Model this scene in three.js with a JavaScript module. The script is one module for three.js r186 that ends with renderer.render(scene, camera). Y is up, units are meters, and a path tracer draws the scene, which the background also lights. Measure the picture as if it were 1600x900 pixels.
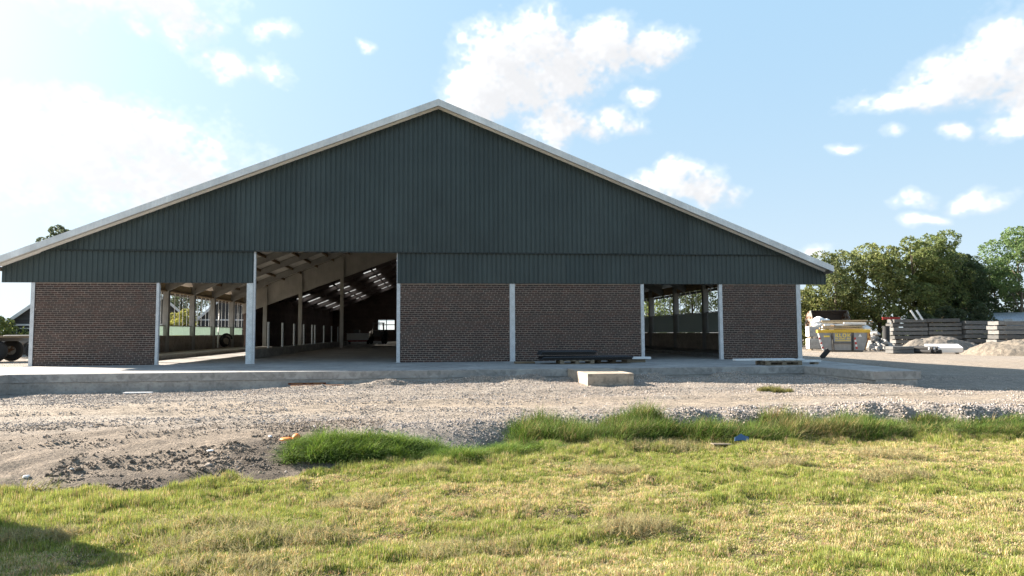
import * as THREE from 'three';
import { mergeGeometries, mergeVertices } from 'three/addons/utils/BufferGeometryUtils.js';
import { FontLoader } from 'three/addons/loaders/FontLoader.js';
import { TextGeometry } from 'three/addons/geometries/TextGeometry.js';
import { RoundedBoxGeometry } from 'three/addons/geometries/RoundedBoxGeometry.js';

// ------------------------------------------------------------------ camera, sun, exposure
const scene = new THREE.Scene();
const W = 1024, H = 576;
const camera = new THREE.PerspectiveCamera(45.17, W / H, 0.1, 3000);
camera.position.set(0, 1.54, 26.4);
camera.rotation.order = 'YXZ';
camera.rotation.set(0.0642, -0.1122, -0.0052);
const EXPOSURE = 3.9;
const SUN_TO = new THREE.Vector3(-1.73, 1, -0.95).normalize();
const sun = new THREE.DirectionalLight(new THREE.Color(1.0, 0.9, 0.79), 5.0);
sun.position.copy(SUN_TO).multiplyScalar(160); sun.target.position.set(0, 0, 0);
sun.castShadow = true; sun.shadow.mapSize.set(4096, 4096);
Object.assign(sun.shadow.camera, { left: -90, right: 90, top: 90, bottom: -90, near: 1, far: 400 });
scene.add(sun, sun.target);

// ------------------------------------------------------------------ noise
function rng(seed) { let a = seed >>> 0; return () => { a = (a + 0x6D2B79F5) >>> 0; let t = a; t = Math.imul(t ^ (t >>> 15), t | 1); t ^= t + Math.imul(t ^ (t >>> 7), t | 61); return ((t ^ (t >>> 14)) >>> 0) / 4294967296; }; }
const PERM = new Uint8Array(512), RV = new Float32Array(256);
{ const r = rng(77), p = [...Array(256).keys()]; for (let i = 255; i > 0; i--) { const j = Math.floor(r() * (i + 1)); [p[i], p[j]] = [p[j], p[i]]; } for (let i = 0; i < 512; i++) PERM[i] = p[i & 255]; for (let i = 0; i < 256; i++) RV[i] = r(); }
const sm = (t) => t * t * (3 - 2 * t);
function vn3(x, y, z) {
  const X = Math.floor(x), Y = Math.floor(y), Z = Math.floor(z), u = sm(x - X), v = sm(y - Y), w = sm(z - Z);
  const h = (i, j, k) => RV[PERM[PERM[PERM[(X + i) & 255] + ((Y + j) & 255)] + ((Z + k) & 255)]];
  const a = h(0, 0, 0) + (h(1, 0, 0) - h(0, 0, 0)) * u, b = h(0, 1, 0) + (h(1, 1, 0) - h(0, 1, 0)) * u, c = h(0, 0, 1) + (h(1, 0, 1) - h(0, 0, 1)) * u, d = h(0, 1, 1) + (h(1, 1, 1) - h(0, 1, 1)) * u;
  return (a + (b - a) * v) * (1 - w) + (c + (d - c) * v) * w;
}
function vn2(x, y) {
  const X = Math.floor(x), Y = Math.floor(y), u = sm(x - X), v = sm(y - Y);
  const h = (i, j) => RV[PERM[PERM[(X + i) & 255] + ((Y + j) & 255)]];
  const a = h(0, 0) + (h(1, 0) - h(0, 0)) * u, b = h(0, 1) + (h(1, 1) - h(0, 1)) * u;
  return a + (b - a) * v;
}
function fbm2(x, y, o = 4) { let s = 0, a = 0.5, t = 0; for (let i = 0; i < o; i++) { s += a * vn2(x, y); t += a; a *= 0.5; x = x * 2.03 + 17.1; y = y * 2.03 + 5.7; } return s / t; }
function fbm3(x, y, z, o = 5) { let s = 0, a = 0.5, t = 0; for (let i = 0; i < o; i++) { s += a * vn3(x, y, z); t += a; a *= 0.52; x = x * 2.03 + 17.1; y = y * 2.03 + 5.7; z = z * 2.03 + 9.3; } return s / t; }
const clamp = (x, a = 0, b = 1) => Math.min(b, Math.max(a, x)), lerp = (a, b, t) => a + (b - a) * t;
const sstep = (a, b, x) => { const t = clamp((x - a) / (b - a)); return t * t * (3 - 2 * t); };

// ------------------------------------------------------------------ sky: air and clouds
{
  const SW = 4096, SH = 2048, data = new Float32Array(SW * SH * 4), D2R = Math.PI / 180;
  // clouds by bearing (degrees east of the barn's axis), elevation and half sizes
  const lumps = [
    [-26.5, 24.6, 8.5, 2.6], [-21, 23.6, 3.0, 1.6], [-19.2, 22.2, 1.7, 1.2], [-22.0, 21.9, 0.9, 0.4],
    [-13.1, 22.9, 1.7, 0.6], [-16.5, 19.9, 1.7, 0.9], [-13.0, 20.2, 1.7, 1.0], [-5.8, 22.7, 0.7, 0.4], [2.6, 23.4, 0.5, 0.35],
    [5.8, 22.2, 3.6, 2.6], [9.2, 23.6, 2.9, 1.9], [13.8, 22.5, 4.2, 2.1], [18.6, 22.5, 2.6, 1.4], [4.2, 19.4, 3.6, 2.5], [8.4, 19.8, 4.3, 2.4], [11.6, 20.7, 3.2, 2.0], [3.0, 17.6, 3.0, 2.4],
    [10.2, 16.9, 2.6, 1.7], [15.4, 17.1, 2.1, 0.9], [13.0, 16.7, 1.6, 0.9], [17.6, 18.9, 1.1, 0.6],
    [-25, 13.6, 9, 2.9], [-30, 12, 10, 3.2], [-19.8, 12.4, 4.4, 2.2], [-23, 10.9, 6, 1.7],
    [20.4, 12.2, 2.6, 1.6], [18.0, 12.3, 2.1, 0.7], [22.2, 11.2, 2.0, 0.9], [24.8, 10.5, 1.3, 0.75],
    [40.6, 17.2, 4.0, 1.8], [36.4, 16.6, 3.4, 0.9], [44, 18.2, 3.6, 2.6], [38.6, 16.6, 2.6, 1.1], [43.0, 13.9, 1.5, 1.0], [45, 15.5, 3, 2],
    [39.4, 13.6, 0.9, 0.55], [41.0, 8.7, 1.5, 0.6], [36.9, 9.3, 1.3, 0.5], [37.8, 8.1, 1.2, 0.3], [35.6, 14.3, 0.9, 0.4], [32.6, 13.5, 0.7, 0.35], [29.9, 6.0, 1.1, 0.6],
  ];
  const dens = (az, el, dx, dy, dz, o) => {
    let inner = -9;
    if (az > -42 && az < 50 && el < 28) {
      const wx = (vn3(dx * 34, dy * 34, dz * 34) - 0.5) * 2.0, wy = (vn3(dx * 34 + 50, dy * 34, dz * 34) - 0.5) * 1.2;
      for (const [a, e, ra, re] of lumps) { const q = (1 - ((az + wx - a) / ra) ** 2 - ((el + wy - e) / re) ** 2) * (ra < 2.2 ? 0.62 : 1); if (q > inner) inner = q; }
      if (inner < -1.6) return inner;
      return inner * 1.5 + 0.1 + (fbm3(dx * 46, dy * 62, dz * 46, o) - 0.5) * 2.2 + (fbm3(dx * 150 + 7, dy * 190, dz * 150, o) - 0.5) * 1.9;
    }
    const t = Math.max(dy, 0.06), n = fbm3(dx / t * 1.3, 3.3, dz / t * 1.3, o);
    return (n - 0.66) * 5 * sstep(0.02, 0.2, dy);
  };
  for (let row = SH / 2; row < SH; row++) {
    const el = ((row + 0.5) / SH - 0.5) * 180, ce = Math.cos(el * D2R), se = Math.sin(el * D2R);
    for (let col = 0; col < SW; col++) {
      const phi = ((col + 0.5) / SW - 0.5) * 2 * Math.PI, dx = Math.cos(phi) * ce, dz = Math.sin(phi) * ce, dy = se;
      const az = Math.atan2(dx, -dz) / D2R;
      const ca = clamp(dx * SUN_TO.x + dy * SUN_TO.y + dz * SUN_TO.z, -1, 1), ang = Math.acos(ca) / D2R;
      const hz = Math.exp(-Math.max(el, 0) / 11), zen = sstep(25, 75, el);
      let r = lerp(lerp(0.41, 0.84, hz), 0.11, zen), g = lerp(lerp(0.68, 0.96, hz), 0.28, zen), b = lerp(lerp(0.95, 1.02, hz), 0.6, zen);
      const gl = Math.min(3.6 * Math.exp(-ang / 14.3), 2.2);
      r += gl * 1.02; g += gl * 0.98; b += gl * 0.85;
      const o = (az > -45 && az < 53 && el < 30) ? 5 : 3;
      const d = dens(az, el, dx, dy, dz, o);
      if (d > -1.2) {
        const al = Math.max(sstep(-0.15, 1.45, d) ** 0.85, 0.22 * sstep(-1.2, 0.4, d));
        // what stands between this piece of cloud and the sun
        let depth = 0;
        for (let k = 1; k <= 3; k++) { const el2 = el + k * 0.55, az2 = az - k * 0.8, c2 = Math.cos(el2 * D2R); const q = dens(az2, el2, Math.sin(az2 * D2R) * c2, Math.sin(el2 * D2R), -Math.cos(az2 * D2R) * c2, 2); depth += clamp(q, 0, 1.5); }
        const t = Math.exp(-0.36 * depth), lit = lerp(0.79, 1.35, t) + gl * 0.35;
        const cr = lit * lerp(0.97, 1.0, t), cg = lit * lerp(0.985, 1.0, t), cb = lit * lerp(1.02, 1.0, t);
        r = lerp(r, cr, al); g = lerp(g, cg, al); b = lerp(b, cb, al);
      }
      const i = (row * SW + col) * 4; data[i] = r / EXPOSURE; data[i + 1] = g / EXPOSURE; data[i + 2] = b / EXPOSURE; data[i + 3] = 1;
    }
  }
  for (let i = 0; i < SW * SH * 2; i += 4) { data[i] = 0.5 / EXPOSURE; data[i + 1] = 0.5 / EXPOSURE; data[i + 2] = 0.45 / EXPOSURE; data[i + 3] = 1; }
  const tex = new THREE.DataTexture(data, SW, SH, THREE.RGBAFormat, THREE.FloatType);
  tex.mapping = THREE.EquirectangularReflectionMapping; tex.magFilter = tex.minFilter = THREE.LinearFilter; tex.needsUpdate = true;
  scene.background = tex; scene.environment = tex;
}

// ------------------------------------------------------------------ textures and materials
function tex(n, fn, srgb = true) { // fn(u, v, i, j) -> [r, g, b] 0..1 ; sampled on a torus by mirror repeat
  const d = new Uint8Array(n * n * 4);
  for (let j = 0; j < n; j++) for (let i = 0; i < n; i++) { const c = fn(i / n, j / n, i, j), k = (j * n + i) * 4; d[k] = clamp(c[0]) * 255; d[k + 1] = clamp(c[1]) * 255; d[k + 2] = clamp(c[2]) * 255; d[k + 3] = 255; }
  const t = new THREE.DataTexture(d, n, n, THREE.RGBAFormat); t.wrapS = t.wrapT = THREE.MirroredRepeatWrapping; t.magFilter = THREE.LinearFilter; t.minFilter = THREE.LinearMipmapLinearFilter; t.generateMipmaps = true;
  if (srgb) t.colorSpace = THREE.SRGBColorSpace; t.needsUpdate = true; return t;
}
function grey(v) { return [v, v, v]; }
const rT = rng(5);
// tone maps multiply the material colour: their mean is near 1 in sRGB ~0.9
const concreteTex = tex(1024, (u, v) => { const a = fbm2(u * 6, v * 6, 5), b = fbm2(u * 40 + 9, v * 40, 3), c = fbm2(u * 2.5 + 31, v * 9, 4), s = sstep(0.62, 0.7, fbm2(u * 22 + 5, v * 22 + 7, 3)); const g = 0.83 + (a - 0.5) * 0.22 + (b - 0.5) * 0.16 + (c - 0.5) * 0.2 - s * 0.07 + (rT() - 0.5) * 0.07; return [g, g * 0.995, g * 0.985]; });
const concreteBump = tex(512, (u, v) => grey(fbm2(u * 30, v * 30, 4) * 0.8 + rT() * 0.2), false);
const speckTex = tex(1024, (u, v) => { const a = fbm2(u * 90, v * 90, 3), b = fbm2(u * 14, v * 14, 4), n = rT(); const g = 0.78 + (a - 0.5) * 0.55 + (b - 0.5) * 0.22 + (n - 0.5) * 0.2; return [g * 1.01, g, g * 0.97]; });
const gravelBump = tex(1024, (u, v) => grey(0.5 * fbm2(u * 60, v * 60, 3) + 0.35 * fbm2(u * 140, v * 140, 2) + rT() * 0.15), false);
const grainTex = tex(512, (u, v) => { const g = 0.8 + (fbm2(u * 3, v * 60, 4) - 0.5) * 0.4 + (rT() - 0.5) * 0.08; return [g, g * 0.99, g * 0.96]; });
const dustTex = tex(512, (u, v) => { const g = 0.88 + (fbm2(u * 5, v * 5, 5) - 0.5) * 0.22 + (fbm2(u * 60, v * 4, 2) - 0.5) * 0.06 + (rT() - 0.5) * 0.05; return [g, g, g]; });
const zincTex = tex(512, (u, v) => { const q = vn2(u * 40, v * 40), p = vn2(u * 90 + 4, v * 90); const g = 0.84 + (q > 0.5 ? 0.08 : -0.04) + (p - 0.5) * 0.12 + (fbm2(u * 4, v * 4, 4) - 0.5) * 0.15; return [g, g, g]; });
const rustTex = tex(512, (u, v) => { const a = fbm2(u * 9, v * 9, 5), s = sstep(0.5, 0.62, a); return [lerp(0.9, 0.62, s), lerp(0.9, 0.44, s), lerp(0.88, 0.3, s)]; });
const barkTex = tex(256, (u, v) => { const g = 0.75 + (fbm2(u * 24, v * 5, 4) - 0.5) * 0.7; return [g, g * 0.98, g * 0.93]; });
function rep(t, x, y) { const c = t.clone(); c.repeat.set(x, y); c.needsUpdate = true; return c; }
const lin = (r, g, b) => new THREE.Color().setRGB(r, g, b);
function M(col, rough = 0.9, o = {}) { return new THREE.MeshStandardMaterial({ color: lin(...col), roughness: rough, metalness: 0, side: THREE.DoubleSide, ...o }); }
function P(col, rough = 0.9, o = {}) { return new THREE.MeshPhysicalMaterial({ color: lin(...col), roughness: rough, metalness: 0, side: THREE.DoubleSide, ...o }); }
const c2 = rep(concreteTex, 0.22, 0.22), cb2 = rep(concreteBump, 0.5, 0.5);
const mat = {
  concrete: M([0.44, 0.43, 0.41], 0.85, { map: c2, bumpMap: cb2, bumpScale: 0.003 }),
  concreteNew: M([0.49, 0.475, 0.45], 0.86, { map: rep(concreteTex, 0.31, 0.31), bumpMap: cb2, bumpScale: 0.003 }),
  concreteLight: M([0.5, 0.475, 0.44], 0.86, { map: rep(concreteTex, 0.4, 0.4), bumpMap: cb2, bumpScale: 0.003 }),
  concreteDirty: M([0.22, 0.218, 0.21], 0.92, { map: rep(concreteTex, 0.5, 0.5), bumpMap: cb2, bumpScale: 0.004 }),
  boxConcrete: M([0.56, 0.47, 0.37], 0.88, { map: rep(concreteTex, 0.5, 0.5), bumpMap: cb2, bumpScale: 0.003 }),
  cladding: M([0.038, 0.057, 0.056], 0.45, { map: rep(dustTex, 0.23, 0.23) }),
  claddingDark: M([0.03, 0.04, 0.042], 0.6),
  fascia: M([0.9, 0.9, 0.89], 0.45, { map: rep(dustTex, 0.3, 0.3) }),
  trim: M([0.84, 0.81, 0.77], 0.55),
  soffit: M([0.55, 0.53, 0.5], 0.8),
  zinc: M([0.78, 0.79, 0.8], 0.46, { metalness: 0.2, map: rep(zincTex, 4, 4) }),
  zincPale: M([0.84, 0.87, 0.87], 0.5, { metalness: 0.15, map: rep(zincTex, 4, 4) }),
  frameSteel: M([0.4, 0.395, 0.38], 0.7, { map: rep(dustTex, 0.5, 0.5) }),
  steelDark: M([0.14, 0.13, 0.12], 0.6, { metalness: 0.2 }),
  timber: M([0.3, 0.22, 0.14], 0.85, { map: rep(grainTex, 0.6, 0.6) }),
  timberPale: M([0.6, 0.48, 0.32], 0.85, { map: rep(grainTex, 0.9, 0.9) }),
  timberGrey: M([0.33, 0.27, 0.2], 0.9, { map: rep(grainTex, 0.9, 0.9) }),
  roofUnder: M([0.76, 0.735, 0.69], 0.9, { map: rep(dustTex, 0.3, 0.3) }),
  roofOld: M([0.22, 0.17, 0.15], 0.95, { map: rep(dustTex, 0.3, 0.3) }),
  band: M([0.58, 0.555, 0.51], 0.9, { map: rep(dustTex, 0.3, 0.3) }),
  mortar: M([0.54, 0.44, 0.37], 0.95, { map: rep(concreteTex, 1.3, 1.3) }),
  bricks: [[0.076, 0.042, 0.034], [0.092, 0.047, 0.036], [0.06, 0.038, 0.032], [0.115, 0.054, 0.04], [0.068, 0.044, 0.037]].map((c) => M(c, 0.8, { map: rep(concreteTex, 1.7, 1.7), bumpMap: rep(concreteBump, 3, 3), bumpScale: 0.002 })),
  oldWall: M([0.24, 0.17, 0.14], 0.95, { map: rep(concreteTex, 0.5, 0.5) }),
  darkWall: M([0.4, 0.35, 0.3], 0.95, { map: rep(concreteTex, 0.4, 0.4) }),
  pane: P([0.62, 0.72, 0.66], 0.75, { transmission: 0.5, thickness: 0 }),
  paneGrey: P([0.42, 0.47, 0.45], 0.8, { transmission: 0.3, thickness: 0 }),
  skylight: P([0.95, 0.96, 0.95], 0.35, { transmission: 0.95, thickness: 0 }),
  black: M([0.02, 0.02, 0.022], 0.38), rubber: M([0.022, 0.021, 0.02], 0.85, { map: rep(dustTex, 1, 1) }), blackMatt: M([0.03, 0.029, 0.028], 0.8),
  whitePlastic: M([0.72, 0.73, 0.72], 0.6), whiteBag: M([0.78, 0.78, 0.76], 0.85), paleBlock: M([0.62, 0.62, 0.6], 0.9, { map: rep(concreteTex, 0.6, 0.6) }),
  skipGrey: M([0.34, 0.35, 0.35], 0.6, { map: rep(dustTex, 0.6, 0.6) }), skipYellow: M([0.78, 0.5, 0.05], 0.5, { map: rep(dustTex, 0.6, 0.6) }), yellowPaint: M([0.75, 0.56, 0.1], 0.5), skipSide: M([0.6, 0.33, 0.09], 0.6, { map: rep(rustTex, 0.8, 0.8) }),
  red: M([0.3, 0.03, 0.025], 0.6), redPaint: M([0.45, 0.05, 0.04], 0.6), white: M([0.75, 0.75, 0.74], 0.6), rustBoard: M([0.26, 0.13, 0.06], 0.9, { map: rep(rustTex, 1, 1) }),
  bladeMetal: M([0.3, 0.29, 0.27], 0.6, { metalness: 0.3, map: rep(rustTex, 0.5, 0.5) }), bucketIn: M([0.05, 0.042, 0.038], 0.85),
  tank: M([0.5, 0.53, 0.56], 0.4, { metalness: 0.45, map: rep(zincTex, 0.8, 0.8) }), blue: M([0.045, 0.1, 0.21], 0.5), orange: M([0.75, 0.22, 0.04], 0.6),
  bark: M([0.15, 0.12, 0.09], 0.95, { map: rep(barkTex, 1, 1) }), barkPale: M([0.24, 0.21, 0.17], 0.95, { map: rep(barkTex, 1, 1) }),
  houseWall: M([0.085, 0.085, 0.09], 0.9, { map: rep(grainTex, 0.5, 0.5) }), houseRoof: M([0.06, 0.055, 0.055], 0.8), houseTrim: M([0.6, 0.6, 0.58], 0.7), glass: M([0.03, 0.035, 0.04], 0.08),
};
const leafMat = (c) => P(c, 0.9, { vertexColors: true, transmission: 0.5, thickness: 0, specularIntensity: 0.3 });

// ------------------------------------------------------------------ builders
const names = {};
function numbered(n) { const k = names[n] = (names[n] ?? -1) + 1; return k ? `${n}_${String(k).padStart(3, '0')}` : n; }
function shade(m) { m.castShadow = m.receiveShadow = true; return m; }
function tag(o, label, category, group, kind) { o.userData.label = label; if (category) o.userData.category = category; if (group) o.userData.group = group; if (kind) o.userData.kind = kind; return o; }
function thing(name, label, category, [x, y, z] = [0, 0, 0], turn = 0, group) { const o = new THREE.Group(); o.name = numbered(name); o.position.set(x, y, z); o.rotation.y = turn; tag(o, label, category, group); scene.add(o); return o; }
function boxUV(g) { // uv in metres from positions, by the face's main axis
  if (g.index) g = g.toNonIndexed();
  const p = g.attributes.position, n = p.count, uv = new Float32Array(n * 2), a = new THREE.Vector3(), b = new THREE.Vector3(), c = new THREE.Vector3();
  for (let i = 0; i < n; i += 3) {
    a.fromBufferAttribute(p, i); b.fromBufferAttribute(p, i + 1); c.fromBufferAttribute(p, i + 2);
    const N = b.clone().sub(a).cross(c.clone().sub(a)); const ax = Math.abs(N.x), ay = Math.abs(N.y), az = Math.abs(N.z);
    [a, b, c].forEach((q, k) => { const t = ax >= ay && ax >= az ? [q.z, q.y] : ay >= az ? [q.x, q.z] : [q.x, q.y]; uv[(i + k) * 2] = t[0]; uv[(i + k) * 2 + 1] = t[1]; });
  }
  g.setAttribute('uv', new THREE.BufferAttribute(uv, 2)); if (!g.attributes.normal) g.computeVertexNormals();
  for (const k of Object.keys(g.attributes)) if (!['position', 'normal', 'uv', 'color'].includes(k)) g.deleteAttribute(k);
  return g;
}
function obj(name, geos, m, parent = scene) {
  geos = [].concat(geos); const g = geos.length > 1 ? mergeGeometries(geos.map(boxUV)) : boxUV(geos[0]);
  const o = shade(new THREE.Mesh(g, m)); o.name = parent === scene ? numbered(name) : name; parent.add(o); return o;
}
const partNames = {};
function part(name, geos, m, parent) { const o = obj(name, geos, m, parent); const key = parent.uuid + name, k = partNames[key] = (partNames[key] ?? -1) + 1; if (k) o.name = `${name}_${String(k).padStart(3, '0')}`; return o; }
function bx(x0, x1, y0, y1, z0, z1) { return new THREE.BoxGeometry(x1 - x0, y1 - y0, z1 - z0).translate((x0 + x1) / 2, (y0 + y1) / 2, (z0 + z1) / 2); }
function rbx(x0, x1, y0, y1, z0, z1, r = 0.01) { return new RoundedBoxGeometry(x1 - x0, y1 - y0, z1 - z0, 1, Math.min(r, (x1 - x0) * 0.45, (y1 - y0) * 0.45, (z1 - z0) * 0.45)).translate((x0 + x1) / 2, (y0 + y1) / 2, (z0 + z1) / 2); }
function bar(a, b, w, h = w) { const A = new THREE.Vector3(...a), B = new THREE.Vector3(...b), d = B.clone().sub(A), g = new THREE.BoxGeometry(w, h, d.length()); const o = new THREE.Object3D(); o.position.copy(A).add(B).multiplyScalar(0.5); o.lookAt(B); o.updateMatrix(); return g.applyMatrix4(o.matrix); }
function rod(a, b, r0, r1 = r0, seg = 8) { const A = new THREE.Vector3(...a), B = new THREE.Vector3(...b), d = B.clone().sub(A), g = new THREE.CylinderGeometry(r1, r0, d.length(), seg); g.applyQuaternion(new THREE.Quaternion().setFromUnitVectors(new THREE.Vector3(0, 1, 0), d.clone().normalize())); const c = A.add(B).multiplyScalar(0.5); return g.translate(c.x, c.y, c.z); }
function prism(pts, z0, z1) { const s = new THREE.Shape(pts.map((p) => new THREE.Vector2(...p))); return new THREE.ExtrudeGeometry(s, { depth: z1 - z0, bevelEnabled: false }).translate(0, 0, z0); }
function slabXZ(pts, y0, y1, bevel = 0) { const s = new THREE.Shape(pts.map(([x, z]) => new THREE.Vector2(x, -z))); const g = new THREE.ExtrudeGeometry(s, { depth: y1 - y0 - 2 * bevel, bevelEnabled: bevel > 0, bevelSize: bevel, bevelThickness: bevel, bevelOffset: -bevel, bevelSegments: 1 }); return g.rotateX(-Math.PI / 2).translate(0, y0 + bevel, 0); }

// ------------------------------------------------------------------ the ground
const SLAB = 0.44, ZS = 5.59;
const edgeZ = (x) => lerp(15.1, 13.6, sstep(-1.5, 1.9, x)) + (fbm2(x * 0.7, 3, 3) - 0.5) * 0.7, edgeW = (x) => lerp(3.0, 1.3, sstep(-1.5, 2.6, x));
function hG(x, z) {
  const slabSide = lerp(-0.1, 0.13, sstep(-9, 4, x)) * sstep(15, 15.01, 15 + 0.01 * (z < 11 ? 1 : 0)) ;
  let h = z < 5 ? lerp(0, slabSide, sstep(2, 5, z)) : lerp(lerp(-0.1, 0.13, sstep(-9, 4, x)), 0, sstep(7.5, 11.5, z));
  h -= 0.14 * sstep(12, 13.5, x) * (1 - sstep(9, 12, z)) * sstep(2, 5, z); 
  const e = edgeZ(x), w = edgeW(x);
  h -= lerp(0.4, 0.6, sstep(-2, 1.5, x)) * sstep(e, e + w, z);
  const near = sstep(-30, 0, z);
  h += (fbm2(x * 1.4, z * 1.9, 3) - 0.5) * 0.07 * near + (fbm2(x * 6, z * 6, 2) - 0.5) * 0.035 * near;
  // rubble heaps along the edge and against the slab
  h += sstep(0.45, 0.8, fbm2(x * 1.1 + 40, z * 1.1, 3)) * 0.15 * Math.exp(-(((z - e) / 0.6) ** 2)) * sstep(1, 6, x);
  h += (sstep(0.4, 0.75, fbm2(x * 0.8 + 11, z * 1.3 + 3, 3)) * 0.2) * Math.exp(-(((z - 6.35) / 0.55) ** 2)) * sstep(-6, -1, x);
  // dug earth on the left
  h += (fbm2(x * 2.2 + 7, z * 2.6, 4) - 0.5) * 0.13 * sstep(15.2, 16.2, z) * (1 - sstep(-2.2, -0.8, x));
  h += (fbm2(x * 8 + 2, z * 9, 3) - 0.5) * 0.06 * sstep(14.6, 16, z) * (1 - sstep(-2.2, -0.8, x));
  { const xr = Math.min(x, -1.8) + 3.4; for (const d0 of [0, 1.55]) { const q = (z - 12.75 - d0 + xr * 1.15 - Math.sin(x * 0.9) * 0.12) / 0.24; h -= (0.028 * Math.exp(-q * q) - 0.015 * Math.exp(-((Math.abs(q) - 1.7) ** 2) * 2)) * (x < -1.8 ? clamp((-1.8 - x) / 1.6) : 0); } }
  // wheel ruts
  for (const [z0, s] of [[9.4, 0.02], [11.2, -0.015], [12.6, 0.03]]) { const q = (z - z0 - s * x - Math.sin(x * 0.13 + z0) * 0.25) / 0.17; h -= 0.04 * Math.exp(-q * q) - 0.025 * Math.exp(-((Math.abs(q) - 1.7) ** 2) * 2); }
  return h;
}
function fieldEdge(x) { return lerp(lerp(17.7, 15.9, sstep(-3.1, -2.1, x)), 14.9, sstep(0.6, 1.6, x)) + (fbm2(x * 1.1 + 3, 9, 3) - 0.5) * 0.7; }
function hF(x, z) {
  const e = fieldEdge(x);
  let h = -0.31 + (fbm2(x * 0.5 + 3, z * 0.5, 3) - 0.5) * 0.14 + (fbm2(x * 2.3, z * 2.3 + 8, 3) - 0.5) * 0.15;
  h -= 0.45 * (1 - sstep(e - 0.7, e + 0.1, z));
  return h;
}
function axis(lo, a, b, hi, step, grow = 1.35) { const v = []; for (let x = a; x <= b + 1e-6; x += step) v.push(x); let s = step; for (let x = b + s; x < hi; s *= grow, x += s) v.push(x); v.push(hi); s = step; for (let x = a - s; x > lo; s *= grow, x -= s) v.unshift(x); v.unshift(lo); return v; }
function sheet(xs, zs, h, colour) {
  const nx = xs.length, nz = zs.length, pos = new Float32Array(nx * nz * 3), uv = new Float32Array(nx * nz * 2), col = new Float32Array(nx * nz * 3), idx = [];
  for (let j = 0; j < nz; j++) for (let i = 0; i < nx; i++) { const k = j * nx + i; pos.set([xs[i], h(xs[i], zs[j]), zs[j]], k * 3); uv.set([xs[i], zs[j]], k * 2); col.set(colour(xs[i], zs[j]), k * 3); if (i < nx - 1 && j < nz - 1) idx.push(k, k + nx, k + 1, k + 1, k + nx, k + nx + 1); }
  const g = new THREE.BufferGeometry(); g.setAttribute('position', new THREE.BufferAttribute(pos, 3)); g.setAttribute('uv', new THREE.BufferAttribute(uv, 2)); g.setAttribute('color', new THREE.BufferAttribute(col, 3)); g.setIndex(idx); g.computeVertexNormals(); return g;
}
const mix3 = (a, b, t) => [lerp(a[0], b[0], t), lerp(a[1], b[1], t), lerp(a[2], b[2], t)];
const SAND = [0.47, 0.39, 0.31], STONE = [0.4, 0.35, 0.305], EARTH = [0.11, 0.085, 0.062], PALE = [0.5, 0.45, 0.4];
function gravelColour(x, z) {
  const n = fbm2(x * 0.45, z * 1.3, 4), m = fbm2(x * 2.2 + 9, z * 3.2, 3);
  const lane = Math.exp(-(((z - 11.6 - 0.02 * x - (n - 0.5) * 2) / 1.9) ** 2));
  let c = mix3(STONE, SAND, clamp(lane * 0.95 + (m - 0.5) * 0.9 + (z < 4 ? 0.5 : 0)));
  c = mix3(c, PALE, sstep(0.58, 0.75, n) * 0.5);
  const brown = sstep(13.2, 15.2, z + (m - 0.5) * 2.4) * (1 - sstep(-1.9, -0.3, x));
  c = mix3(c, [0.3, 0.235, 0.175], brown * 0.8);
  const dark = (1 - sstep(0.45, 1.25, fieldEdge(x) - z + (fbm2(x * 2.3 + 1.3, z * 2.8 + 6, 4) - 0.5) * 2.2)) * sstep(-4.9, -3.9, x) * (1 - sstep(-2.1, -1.7, x)) * (z > 14.5 ? 1 : 0);
  return mix3(c, EARTH, dark * 0.9);
}
const gravelMat = new THREE.MeshStandardMaterial({ vertexColors: true, roughness: 0.97, side: THREE.DoubleSide, map: rep(speckTex, 0.47, 0.47), bumpMap: rep(gravelBump, 0.9, 0.9), bumpScale: 0.03 });
{
  const o = shade(new THREE.Mesh(sheet(axis(-80, -15, 25, 110, 0.16, 1.3), axis(-90, 4.8, 19, 19.2, 0.09, 1.35), hG, gravelColour), gravelMat));
  o.name = 'gravel_yard'; tag(o, 'pale gravel and sand yard in front of and beside the barn', null, null, 'structure'); scene.add(o);
}
const STRAW = [0.34, 0.27, 0.15], GREENSOIL = [0.13, 0.15, 0.045];
const patch = (x, z) => fbm2(x * 0.55 + 20, z * 0.75 + 4, 4); // straw (low) or green (high)
{
  const m = new THREE.MeshStandardMaterial({ vertexColors: true, roughness: 1, side: THREE.DoubleSide, map: rep(speckTex, 1.3, 1.3), bumpMap: rep(gravelBump, 1.7, 1.7), bumpScale: 0.02 });
  const far = (x, z) => z < 13.5 || Math.abs(x) > 40 || z > 60;
  const o = shade(new THREE.Mesh(sheet(axis(-900, -11, 17, 900, 0.14, 1.5), axis(-900, 13.6, 24, 200, 0.12, 1.5), (x, z) => z < 13.55 ? -0.75 : hF(x, z), (x, z) => far(x, z) ? [0.09, 0.12, 0.035] : mix3([0.2, 0.155, 0.085], GREENSOIL, sstep(0.42, 0.58, patch(x, z)))), m));
  o.name = 'grass_field'; tag(o, 'mown field of green and straw coloured grass in the foreground', null, null, 'structure'); scene.add(o);
}

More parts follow.
